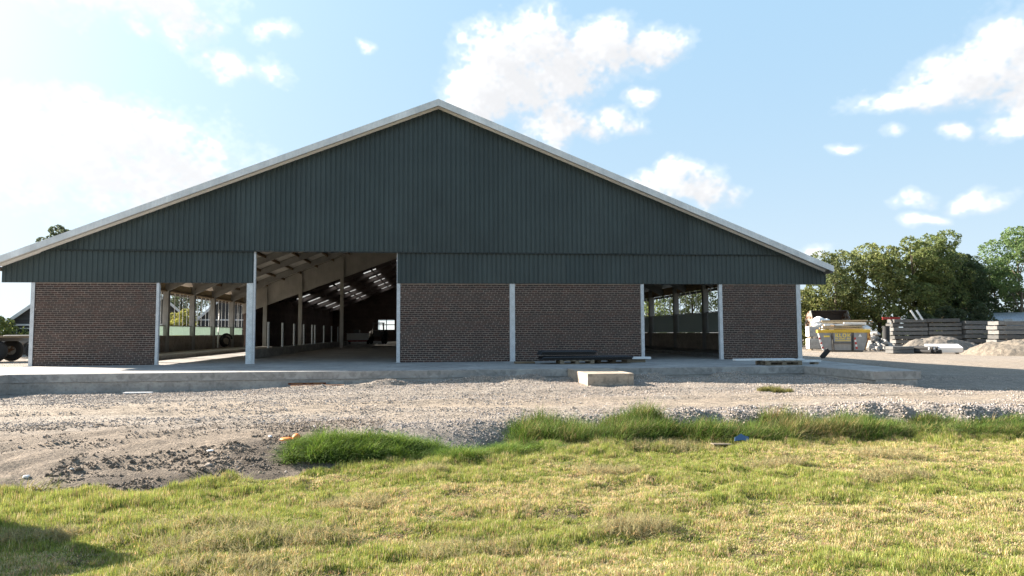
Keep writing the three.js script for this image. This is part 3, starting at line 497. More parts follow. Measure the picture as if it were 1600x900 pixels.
{ const o = obj('plank', rbx(-0.17, 0.17, 0, 0.02, -0.05, 0.05, 0.006), mat.timberGrey); o.rotation.set(0.05, 0.15, -0.06); o.position.set(4.5, -0.24, 15.8); tag(o, 'pale plank end lying in the grass left of the blue plastic', 'plank'); }
{ const o = obj('plank', rbx(-0.75, 0.75, 0, 0.05, -0.1, 0.1, 0.008), mat.rustBoard); o.rotation.y = -0.02; o.position.set(-3.3, hG(-3.3, 5.95) + 0.02, 5.95); tag(o, 'rusty brown board lying on gravel against the slab', 'plank'); const q = obj('plank', rbx(-0.55, 0.5, 0, 0.05, -0.04, 0.04, 0.008), mat.rustBoard); q.rotation.y = 0.06; q.position.set(-3.6, hG(-3.3, 5.95) + 0.075, 5.8); tag(q, 'narrow rusty batten on top of the brown board', 'plank'); }
{ const o = obj('plank', rbx(-0.38, 0.38, 0, 0.03, -0.06, 0.06, 0.006), mat.white); o.rotation.y = -0.05; o.position.set(-8.1, hG(-8.1, 6.1) + 0.02, 6.15); tag(o, 'white board lying on gravel before the left end of the slab', 'plank'); }
{ const o = obj('pipe', rod([-1.75, 0.12, 6.0], [-1.35, 0.02, 6.25], 0.012), mat.white); tag(o, 'thin white pipe sticking from gravel in front of the slab', 'pipe'); }

// ------------------------------------------------------------------ stones, grass
const D = new THREE.Object3D();
function scatter(name, label, geo, m, items, kind = 'stuff') { // items: [x, y, z, sx, sy, sz, rx, ry, rz, r, g, b]
  const o = new THREE.InstancedMesh(geo, m, items.length); const c = new THREE.Color();
  items.forEach((t, i) => { D.position.set(t[0], t[1], t[2]); D.scale.set(t[3], t[4], t[5]); D.rotation.set(t[6], t[7], t[8]); D.updateMatrix(); o.setMatrixAt(i, D.matrix); o.setColorAt(i, c.setRGB(t[9], t[10], t[11])); });
  o.name = name; shade(o); tag(o, label, null, null, kind); scene.add(o); return o;
}
{
  const r = rng(101), items = [], geo = new THREE.DodecahedronGeometry(1, 0); { const p = geo.attributes.position; for (let i = 0; i < p.count; i++) { const x = p.getX(i), y = p.getY(i), z = p.getZ(i), s = 0.75 + 0.5 * vn3(x * 1.7 + 5, y * 1.7, z * 1.7); p.setXYZ(i, x * s, y * s, z * s); } geo.computeVertexNormals(); }
  while (items.length < 85000) {
    const z = 5.7 + r() ** 0.8 * 12.3, x = -11 + r() * (19 + (z < 12 ? 8 : 6)) ; if (z > 15.4 && x > -0.6) continue;
    if (x > 3.95 && x < 5.35 && z < 8.4) continue; if (x > 11.5 && z < 9.1) continue;
    if (x < -11.6 && z < 9) continue;
    const e = edgeZ(x), w = edgeW(x), rub = Math.exp(-(((z - e - 0.35) / 0.75) ** 2)) * sstep(-3, 0.5, x), heap = Math.exp(-(((z - 6.6) / 0.9) ** 2));
    const n = fbm2(x * 0.8, z * 1.6, 3); const want = 0.2 + 0.6 * rub * sstep(-1, 4, x) + 0.35 * heap + sstep(0.45, 0.65, n) * 0.5 - 0.3 * Math.exp(-(((z - 11.6) / 1.3) ** 2)) - sstep(13.6, 15.5, z) * 0.4 * (1 - sstep(-1.5, 0, x));
    if (r() > want) continue;
    const s = (0.006 + 0.011 * r() ** 2.8) * (1 + 0.4 * rub * sstep(0, 4, x) + 0.15 * heap), t = r();
    const base = rub > 0.3 && r() < 0.6 ? [0.3, 0.275, 0.26] : z > 13.8 && x < -0.8 && r() < 0.8 ? [0.25, 0.2, 0.155] : t < 0.45 ? [0.44, 0.385, 0.335] : t < 0.53 ? [0.58, 0.54, 0.5] : t < 0.7 ? [0.29, 0.255, 0.23] : [0.48, 0.39, 0.31]; const k = 0.8 + r() * 0.4;
    items.push([x, hG(x, z) + s * 0.25, z, s * (0.8 + r() * 0.7), s * (0.6 + r() * 0.5), s * (0.8 + r() * 0.6), r() * 6, r() * 6, r() * 6, base[0] * k * 0.82, base[1] * k * 0.82, base[2] * k * 0.82]);
  }
  scatter('loose_gravel', 'loose grey and white stones strewn over the gravel yard', geo, M([1, 1, 1], 0.95), items);
}
{
  const r = rng(111), items = [], geo = new THREE.IcosahedronGeometry(1, 0);
  while (items.length < 4200) { const x = -4.9 + r() * 3.2, d = r() ** 1.4 * 1.9, z = fieldEdge(x) - d + 0.15; if (fbm2(x * 2.3 + 1.3, z * 2.8 + 6, 4) < 0.4 + d * 0.08) continue; const s = 0.005 + 0.017 * r() ** 3.2, k = 0.7 + r() * 0.7; items.push([x, onG(x, z) + s * 0.2, z, s * (0.8 + r()), s * (0.6 + r() * 0.5), s * (0.8 + r()), r() * 6, r() * 6, r() * 6, 0.15 * k, 0.118 * k, 0.088 * k]); }
  scatter('earth_clods', 'dark crumbs of dug earth along the left grass edge', geo, M([1, 1, 1], 0.97), items);
}
// one blade: a bent tapering strip, root at the origin
function blade(pos, nor, col, x, z, h, w, az, bend, c, c1) {
  const ca = Math.cos(az), sa = Math.sin(az), N = 3; let px = 0, py = 0; const ring = [];
  for (let i = 0; i <= N; i++) { const t = i / N, ww = w * (1 - t * 0.92) * 0.5, a = bend * t * t * 1.25; ring.push([x + ca * px - sa * ww, py, z + sa * px + ca * ww, x + ca * px + sa * ww, py, z + sa * px - ca * ww, t]); px += Math.sin(a + bend * 0.25) * h / N; py += Math.cos(a + bend * 0.25) * h / N; }
  for (let i = 0; i < N; i++) { const p = ring[i], q = ring[i + 1]; const f = (k, e) => { pos.push(...(k ? e.slice(3, 6) : e.slice(0, 3))); nor.push(-ca * 0.5, 0.85, -sa * 0.5); const m = c1 ? mix3(c, c1, e[6]) : c; col.push(...m); }; f(0, p); f(1, p); f(1, q); f(0, p); f(1, q); f(0, q); }
}
function tuft(seed, n, h, w, spread, bend0, bend1, lean = null) {
  const r = rng(seed), pos = [], nor = [], col = [];
  for (let i = 0; i < n; i++) { const a = r() * 6.283, d = Math.sqrt(r()) * spread, k = 0.75 + r() * 0.5, dry = r() < 0.16; blade(pos, nor, col, Math.cos(a) * d, Math.sin(a) * d, h * (0.5 + r() * 0.6), w * (0.7 + r() * 0.6), lean !== null && r() < 0.7 ? lean + (r() - 0.5) * 1.6 : r() * 6.283, lerp(bend0, bend1, r()), dry ? [k * 1.5, k * 1.15, k * 1.1] : [k, k, k]); }
  const g = new THREE.BufferGeometry(); g.setAttribute('position', new THREE.Float32BufferAttribute(pos, 3)); g.setAttribute('color', new THREE.Float32BufferAttribute(col, 3)); g.computeVertexNormals(); return g;
}
const grassMat = P([1, 1, 1], 0.8, { vertexColors: true, transmission: 0.45, thickness: 0, specularIntensity: 0.2 });
{
  const r = rng(202), sets = [[], [], []];
  const N = 175000; let tries = 0, count = 0;
  while (count < N && tries++ < 900000) {
    const z = 14.3 + r() * 8.7, half = (26.4 - z) * 0.78 + 1.2, xm = (26.4 - z) * 0.113, x = xm - half + r() * half * 2;
    const e = fieldEdge(x); if (z < e - 0.1) continue;
    const y = hF(x, z); if (y < hG(x, z) - 0.02 && z < 18.8) continue;
    const p = patch(x, z) + (fbm2(x * 2.6 + 3, z * 2.6 + 1, 2) - 0.5) * 0.35 + 0.2 * Math.exp(-(((z - e) / 0.9) ** 2)) + (x < -1.5 ? 0.05 : 0) - 0.02 + 0.1 * Math.exp(-(((z - e - 0.8) / 1.1) ** 2)) * (x < 1.5 ? 1 : 0.5) - 0.09 * Math.exp(-(((x - 2.6) / 2.6) ** 2 + ((z - 18) / 1.5) ** 2));
    const green = 0.56 + 0.42 * sstep(0.36, 0.6, p), q = r();
    const tus = fbm2(x * 3.4 + 1, z * 3.4 + 2, 2); const long = 0.35 + 0.65 * sstep(0.35, 0.7, tus) + 0.55 * sstep(0.5, 0.7, p) + 0.9 * Math.exp(-(((z - e - 0.3) / 0.7) ** 2));
    let c = q < green * 0.82 ? (q < 0.3 * green ? [0.23, 0.295, 0.06] : [0.32, 0.37, 0.1]) : q < 0.93 ? [0.57, 0.5, 0.29] : [0.36, 0.265, 0.17];
    const k = 0.75 + r() * 0.5; const s = long * (0.7 + r() * 0.6);
    sets[Math.floor(r() * 3)].push([x, y - 0.006, z, 0.9 + r() * 0.5, s, 0.9 + r() * 0.5, (r() - 0.5) * 0.3, r() * 6.283, (r() - 0.5) * 0.3, c[0] * k, c[1] * k, c[2] * k]); count++;
  }
  [tuft(1, 12, 0.055, 0.008, 0.04, 0.1, 1.2), tuft(2, 12, 0.05, 0.0085, 0.05, 0.3, 1.6), tuft(3, 10, 0.062, 0.0075, 0.035, 0.05, 0.9)].forEach((g, i) => scatter(['short_grass', 'mown_grass', 'stubble_grass'][i], ['short mown grass blades over the foreground field', 'bent mown grass blades over the foreground field', 'upright stubble blades over the foreground field'][i], g, grassMat, sets[i]));
}
{ // dry cut grass lying in swathes and clumps
  const r = rng(303), items = []; const spots = [[-2.2, 19.7, 0.5], [-1.9, 20.1, 0.35], [-1.2, 19.9, 0.35], [-0.9, 18.7, 0.3], [2.2, 17.6, 0.3], [2.6, 15.6, 0.6], [3.3, 15.65, 0.5], [4.0, 15.75, 0.4], [-1.6, 20.8, 0.5], [4.6, 17.3, 0.3], [1.8, 20, 0.3], [5.6, 18.4, 0.3], [0.3, 20.4, 0.35], [-0.2, 17.3, 0.25], [-3.5, 19.6, 0.25], [6.5, 16.9, 0.4]];
  for (const [cx, cz, rad] of spots) for (let i = 0; i < 170; i++) { const a = r() * 6.283, d = rad * Math.sqrt(r()), x = cx + Math.cos(a) * d * 1.5, z = cz + Math.sin(a) * d * 0.7, k = 0.6 + r() * 0.6; items.push([x, hF(x, z) + 0.02 + 0.05 * (1 - d / rad) * r(), z, 1, 0.6 + r() * 0.5, 1, (r() - 0.5) * 2.6, r() * 6.283, (r() - 0.5) * 2.6, 0.42 * k, 0.38 * k, 0.2 * k]); }
  scatter('dry_cut_grass', 'dry grey-brown clumps of cut grass lying on the field', tuft(4, 12, 0.11, 0.005, 0.06, 0.8, 2.2), grassMat, items);
}
{ // tall overhanging grass along the ditch
  const r = rng(404), sets = [[], []];
  const put = (x, z, h, c) => sets[Math.floor(r() * 2)].push([x, onG(x, z) - 0.03, z, 0.9 + r() * 0.5, h, 0.9 + r() * 0.5, (r() - 0.5) * 0.25, r() * 6.283, (r() - 0.5) * 0.25, ...c]);
  for (let i = 0; i < 9000; i++) {
    const x = 1.35 + r() * 11.2, e = fieldEdge(x), z = e - 0.65 + r() * 1.15; const n = fbm2(x * 0.9 + 2, 4, 3), n2 = fbm2(x * 3.1, z * 3, 2);
    if (x < 1.5 && r() < 0.5) continue;
    const dip = (Math.abs(x - 7.95) < 0.3 ? 0.75 : 1) * (x > 8.1 ? 0.72 : 1), h = (0.66 + 0.26 * n) * (x < 2.6 ? 1.12 : 1) * (0.75 + r() * 0.45) * dip * (1 - 0.35 * sstep(0.2, 0.45, z - e)); if (n2 < 0.25) continue;
    const k = 0.5 + r() * 0.8, dry = r() < 0.2 + (x > 5.9 && x < 7.2 ? 0.3 : 0); put(x, z, h, dry ? [0.3 * k, 0.27 * k, 0.12 * k] : [0.11 * k, 0.185 * k, 0.032 * k]);
  }
  for (let i = 0; i < 2600; i++) { const x = -2.0 + r() * 3.8, z = Math.max(15.8 + r() * 0.75 - 0.45 * sstep(-2, 1, x), x > 0.1 ? fieldEdge(x) + 0.05 + r() * 0.4 : 0); const n = fbm2(x * 1.2 + 20, 4, 3), n2 = fbm2(x * 4.3, z * 4.3 + 7, 2), h = (0.2 + 0.22 * n + 0.34 * n2) * (0.6 + r() * 0.6) * (x < -1.7 ? 0.6 : 1) * (x > 1.2 ? 0.7 : 1), k = 0.7 + r() * 0.5; put(x, z, h, [0.14 * k, 0.23 * k, 0.035 * k]); }
  for (let i = 0; i < 260; i++) { const x = -6 + r() * 3.6, z = 16.9 + r() * 1.6, k = 0.7 + r() * 0.5; if (fbm2(x * 1.5, z * 1.5, 2) > 0.42) continue; put(x, z, 0.3 + r() * 0.2, [0.2 * k, 0.22 * k, 0.06 * k]); }
  [tuft(5, 18, 0.52, 0.013, 0.09, 0.3, 2.2, Math.PI / 2), tuft(6, 18, 0.46, 0.013, 0.11, 0.5, 2.5, Math.PI / 2)].forEach((g, i) => scatter(['tall_grass', 'overhanging_grass'][i], ['tall green grass growing along the ditch edge', 'long bent grass hanging over the ditch edge'][i], g, grassMat, sets[i]));
  const it = []; for (let i = 0; i < 60; i++) { const a = r() * 6.283, d = Math.sqrt(r()), x = 8.45 + Math.cos(a) * d * 0.42, z = 9.9 + Math.sin(a) * d * 0.2, k = 0.7 + r() * 0.5; it.push([x, hG(x, z) - 0.01, z, 1, 0.8 + r() * 0.4, 1, 0, r() * 6, 0, 0.2 * k, 0.2 * k, 0.06 * k]); }
  scatter('grass_patch', 'small tuft of grass growing alone on the gravel', tuft(7, 22, 0.16, 0.009, 0.07, 0.4, 1.6), grassMat, it);
}

// ------------------------------------------------------------------ trees
function crownGeo(seed, blobs, n, leaf, dark = 0) {
  const r = rng(seed), pos = [], nor = [], col = []; const tot = blobs.reduce((s, b) => s + b[3] ** 2, 0); const v = new THREE.Vector3(), u = new THREE.Vector3(), w = new THREE.Vector3();
  for (const [bx0, by, bz, br, fl = 0.8] of blobs) {
    const m = Math.round(n * br * br / tot);
    for (let i = 0; i < m; i++) {
      do v.set(r() * 2 - 1, r() * 2 - 1, r() * 2 - 1); while (v.lengthSq() > 1 || v.lengthSq() < 0.02);
      const L = v.length(), rr = lerp(L, 1, 0.55); v.multiplyScalar(rr / L);
      const q = fbm3(v.x * 1.9 + seed, v.y * 1.9, v.z * 1.9 + bx0, 3); if (q < 0.495) { if (r() < 0.9) continue; }
      const sc = br * (0.7 + 0.62 * q), x = bx0 + v.x * sc, y = by + v.y * sc * fl, z = bz + v.z * sc;
      u.set(r() * 2 - 1, r() * 2 - 1, r() * 2 - 1).normalize(); w.set(r() * 2 - 1, r() * 2 - 1, r() * 2 - 1).cross(u).normalize();
      const s = leaf * (0.6 + r() * 0.8), k = (1.15 + r() * 1.2) * (0.8 + 0.4 * fbm3(x * 0.6, y * 0.6, z * 0.6, 2)), yel = r();
      const c = [k * (0.98 + yel * 0.25), k * 1.04, k * (0.95 + yel * 0.15)];
      const A = [x - u.x * s, y - u.y * s, z - u.z * s], B = [x + w.x * s * 0.5, y + w.y * s * 0.5, z + w.z * s * 0.5], C = [x + u.x * s, y + u.y * s, z + u.z * s], E = [x - w.x * s * 0.5, y - w.y * s * 0.5, z - w.z * s * 0.5];
      pos.push(...A, ...B, ...C, ...A, ...C, ...E); for (let t = 0; t < 6; t++) col.push(...c);
    }
  }
  const g = new THREE.BufferGeometry(); g.setAttribute('position', new THREE.Float32BufferAttribute(pos, 3)); g.setAttribute('color', new THREE.Float32BufferAttribute(col, 3)); g.setAttribute('uv', new THREE.Float32BufferAttribute(new Float32Array(pos.length / 3 * 2), 2)); g.computeVertexNormals(); return g;
}
const leafMats = {}; const leafOf = (c) => leafMats[c.join()] ??= leafMat(c);
function tree(name, label, category, x, z, h, rad, { y0 = 0.28, colour = [0.085, 0.11, 0.035], n = 7000, leaf = 0.13, seed = 1, blobs = 13, trunk = 0.2, pale = false, tall = 1, group } = {}) {
  const r = rng(seed * 7919), t = thing(name, label, category, [x, -0.1, z], r() * 6.28, group);
  const list = [], ends = [], yb = h * y0;
  for (let i = 0; i < blobs; i++) { const f = (i + 0.5) / blobs, y = yb + (h - yb) * (0.12 + 0.8 * f), prof = Math.sin(Math.PI * clamp(0.14 + f * 0.8)) ** 0.7, a = i * 2.4 + r(), d = rad * prof * (0.35 + 0.45 * r()), br = rad * (0.3 + 0.22 * r()) * (0.75 + 0.3 * prof); list.push([Math.cos(a) * d, Math.min(y, h - br * 0.55), Math.sin(a) * d, br, 0.78 * tall]); ends.push([Math.cos(a) * d * 0.85, Math.min(y, h - br * 0.6), Math.sin(a) * d * 0.85]); }
  const o = shade(new THREE.Mesh(crownGeo(seed, list, n * 2.2, leaf), leafOf(colour))); o.name = 'crown'; t.add(o);
  const m = pale ? mat.barkPale : mat.bark, lim = [rod([0, -0.3, 0], [0.05 * h * (r() - 0.5), h * 0.45, 0.05 * h * (r() - 0.5)], trunk, trunk * 0.62, 9), rod([0, h * 0.44, 0], [rad * 0.1 * (r() - 0.5), h * 0.85, 0], trunk * 0.6, trunk * 0.15, 7)];
  for (const e of ends) { const y = Math.max(yb * 0.75, e[1] - 0.25 * h * (0.5 + r() * 0.5)); lim.push(rod([0, y, 0], e, trunk * 0.34, trunk * 0.08, 5)); }
  part('trunk', lim, m, t); return t;
}
const TG = undefined;
tree('tree', 'sparse olive-green tree rising just right of the barn eave', 'tree', 37.6, -35, 9.3, 2.7, { seed: 3, n: 5200, colour: [0.085, 0.105, 0.04], y0: 0.42, blobs: 11, pale: true });
tree('shrub', 'low olive shrub between the barn corner and the white block stacks', 'shrub', 35.2, -37, 5.4, 3.4, { seed: 5, n: 7000, colour: [0.12, 0.135, 0.045], y0: 0.05, trunk: 0.09 });
tree('shrub', 'bushy olive shrub behind the tipped black bucket', 'shrub', 39.5, -38, 4.8, 3.2, { seed: 6, n: 6500, colour: [0.11, 0.13, 0.042], y0: 0.05, trunk: 0.09 });
tree('tree', 'full olive-green tree behind the yellow-rimmed skip', 'tree', 41.7, -34.6, 9.7, 3.4, { seed: 8, n: 10500, colour: [0.105, 0.125, 0.042], y0: 0.14, blobs: 17 });
tree('tree', 'mid green tree behind the leftmost dark concrete beams', 'tree', 45.2, -34.6, 10.7, 3.0, { seed: 11, n: 9000, colour: [0.095, 0.12, 0.04], y0: 0.2, blobs: 16, pale: true });
tree('tree', 'tallest round-topped tree left of the dark trees on the right', 'tree', 48.3, -35, 11.2, 3.0, { seed: 13, n: 9000, colour: [0.085, 0.112, 0.038], y0: 0.22, blobs: 16, pale: true });
tree('tree', 'dark green tree right of the tallest round-topped tree', 'tree', 51.2, -36, 9.6, 3.0, { seed: 17, n: 9500, colour: [0.04, 0.062, 0.028], y0: 0.1, blobs: 16 });
tree('tree', 'darkest low tree behind the gap in the beam stacks', 'tree', 54.0, -38.5, 8.9, 3.2, { seed: 19, n: 8500, colour: [0.035, 0.055, 0.026], y0: 0.06, blobs: 15 });
tree('tree', 'tall bright green tree with pale trunk at the right end', 'tree', 56.2, -34.5, 11.7, 3.3, { seed: 23, n: 5200, colour: [0.08, 0.125, 0.045], y0: 0.34, blobs: 12, pale: true, trunk: 0.16 });
tree('tree', 'dark tree behind the slurry tank', 'tree', 58.5, -40, 8.6, 3.4, { seed: 29, n: 8500, colour: [0.04, 0.062, 0.028], y0: 0.06 });
[[43.4, -31.8, 2.6], [46.5, -31.9, 2.9], [49.6, -32.4, 3.0], [50.6, -36.2, 2.8]].forEach(([x, z, h], i) => tree('shrub', ['dark undergrowth bush behind the skip load', 'dark undergrowth bush behind the first two beam stacks', 'dark undergrowth bush behind the third beam stack', 'yellow-green bush left of the slurry tank'][i], 'shrub', x, z, h * 1.25, 1.9, { seed: 31 + i, n: 2600, colour: i === 3 ? [0.13, 0.17, 0.04] : [0.05, 0.065, 0.03], y0: 0.02, trunk: 0.06, blobs: 9 }));
// seen through the right-hand opening
tree('tree', 'green tree seen through the first bay of the right opening', 'tree', 23.5, -48, 8.2, 3.4, { seed: 41, n: 5000, colour: [0.09, 0.12, 0.038], y0: 0.1 });
tree('tree', 'grey-green tree seen through the second bay of the right opening', 'tree', 27.8, -46, 8, 3.2, { seed: 43, n: 5000, colour: [0.085, 0.105, 0.045], y0: 0.1 });
tree('tree', 'loose dark tree seen through the right edge of the right opening', 'tree', 27.6, -33, 6.8, 1.9, { seed: 47, n: 2300, colour: [0.06, 0.075, 0.04], y0: 0.2 });
// left of the barn
tree('tree', 'dark tree left of the barn above the flatbed trailer', 'tree', -37.2, -32, 6.3, 2.9, { seed: 53, n: 6000, colour: [0.05, 0.066, 0.036], y0: 0.2 });
tree('shrub', 'yellow-green shrub below the dark tree left of the barn', 'shrub', -33.5, -31, 3.0, 1.9, { seed: 59, n: 3000, colour: [0.12, 0.15, 0.045], y0: 0.02, trunk: 0.06 });
tree('tree', 'tree whose tip shows above the left roof slope', 'tree', -32.2, -37, 11.3, 2.2, { seed: 61, n: 3800, colour: [0.055, 0.07, 0.04], y0: 0.45, blobs: 10 });
tree('shrub', 'sunlit yellow-green bush seen through the left opening', 'shrub', -23.4, -42, 3.9, 1.9, { seed: 67, n: 3600, colour: [0.16, 0.17, 0.045], y0: 0.02, trunk: 0.06 });
tree('tree', 'dark tree behind the farmhouse seen through the left opening', 'tree', -30, -60, 9, 4.2, { seed: 71, n: 6000, colour: [0.045, 0.06, 0.032], y0: 0.1 });
// beside the photographer, out of the frame: its shadow lies on the grass at the lower left
tree('shrub', 'round bush standing left of the foreground grass', 'shrub', -6.75, 18.35, 2.15, 0.75, { seed: 73, n: 9000, colour: [0.08, 0.11, 0.035], y0: 0.03, trunk: 0.05, leaf: 0.07, blobs: 12 });

// ------------------------------------------------------------------ farmhouses left of the barn
function house(label, x, z, turn, w, d, wallH, roofH, win = true) {
  const t = thing('farmhouse', label, 'house', [x, -0.1, z], turn);
  part('wall', [prism([[-w / 2, 0], [w / 2, 0], [w / 2, wallH], [0, wallH + roofH - 0.05], [-w / 2, wallH]], -d, 0)], mat.houseWall, t);
  for (const s of [-1, 1]) {
    const L = Math.hypot(w / 2 + 0.35, roofH * (w / 2 + 0.35) / (w / 2)), k = roofH / (w / 2), a = [0, wallH + roofH + 0.1], b = [s * (w / 2 + 0.35), wallH - k * 0.35 + 0.1];
    part('roof', prism(s > 0 ? [a, [a[0], a[1] - 0.16], [b[0], b[1] - 0.16], b].reverse() : [a, [a[0], a[1] - 0.16], [b[0], b[1] - 0.16], b], -d - 0.3, 0.3), mat.houseRoof, t);
    part('bargeboard', bar([a[0], a[1] - 0.1, 0.34], [b[0], b[1] - 0.1, 0.34], 0.06, 0.24), mat.houseTrim, t);
  }
  part('belt_board', bx(-w / 2, w / 2, wallH - 0.12, wallH + 0.02, 0.004, 0.05), mat.houseTrim, t);
  if (win) for (const x0 of [-w * 0.28, w * 0.2]) { const f = part('window', [bx(x0 - 0.6, x0 + 0.6, 0.95, 1.02, 0.003, 0.07), bx(x0 - 0.6, x0 + 0.6, 2.13, 2.2, 0.003, 0.07), bx(x0 - 0.6, x0 - 0.53, 1.02, 2.13, 0.003, 0.07), bx(x0 + 0.53, x0 + 0.6, 1.02, 2.13, 0.003, 0.07)], mat.houseTrim, t); part('pane', bx(x0 - 0.53, x0 + 0.53, 1.02, 2.13, 0.004, 0.02), mat.glass, f); }
  return t;
}
house('dark timber farmhouse with pale bargeboards left of the barn', -30.6, -33, 0.15, 6.2, 9, 2.5, 2.5);
house('dark farmhouse with two white-edged gables seen through the left opening', -27.6, -48, 0.3, 6, 9, 2.7, 2.7);
house('dark outbuilding right of the farmhouse seen through the left opening', -22.0, -51, 0.3, 6, 9, 3.2, 2.9);

// ------------------------------------------------------------------ flatbed trailer at the left edge
{
  const t = thing('flatbed_trailer', 'brown flatbed trailer with big tyres parked left of the barn', 'trailer', [-25.4, 0, -16.6], 0.1);
  part('deck', [rbx(-3.2, 1.9, 1.38, 1.5, -1.2, 1.2, 0.02)], mat.timber, t);
  part('chassis', [bx(-3, 2.4, 1.2, 1.37, -0.5, -0.35), bx(-3, 2.4, 1.2, 1.37, 0.35, 0.5)], mat.steelDark, t);
  for (const [x, z] of [[0.75, 0.95], [0.75, -0.95], [-0.75, 0.95], [-0.75, -0.95]]) { const w = part('wheel', [new THREE.TorusGeometry(0.44, 0.2, 12, 26).translate(x, 0.64, z)], mat.rubber, t); part('rim', new THREE.CylinderGeometry(0.27, 0.27, 0.16, 18).rotateX(Math.PI / 2).translate(x, 0.64, z), mat.bladeMetal, w); }
  part('drawbar', [bar([2.2, 1.25, 0.3], [3.6, 0.75, 0], 0.1), bar([2.2, 1.25, -0.3], [3.6, 0.75, 0], 0.1), rod([3.3, 0.02, 0], [3.3, 0.9, 0], 0.04), new THREE.CylinderGeometry(0.12, 0.12, 0.08, 12).rotateX(Math.PI / 2).translate(3.3, 0.12, 0.08)], mat.steelDark, t);
  const k = thing('farm_tanker', 'dark muddy wagon partly hidden behind the barn corner, left', 'wagon', [-27.0, 0, -24.6], 0.15);
  part('body', [rbx(-1.9, 1.6, 0.85, 1.55, -0.9, 0.9, 0.2)], mat.steelDark, k); for (const s of [-1, 1]) part('wheel', new THREE.TorusGeometry(0.36, 0.16, 10, 22).translate(0, 0.52, s * 0.85), mat.rubber, k); part('mudguard', new THREE.TorusGeometry(0.6, 0.06, 6, 16, Math.PI).translate(0, 0.55, 0.85), mat.blackMatt, k);
}

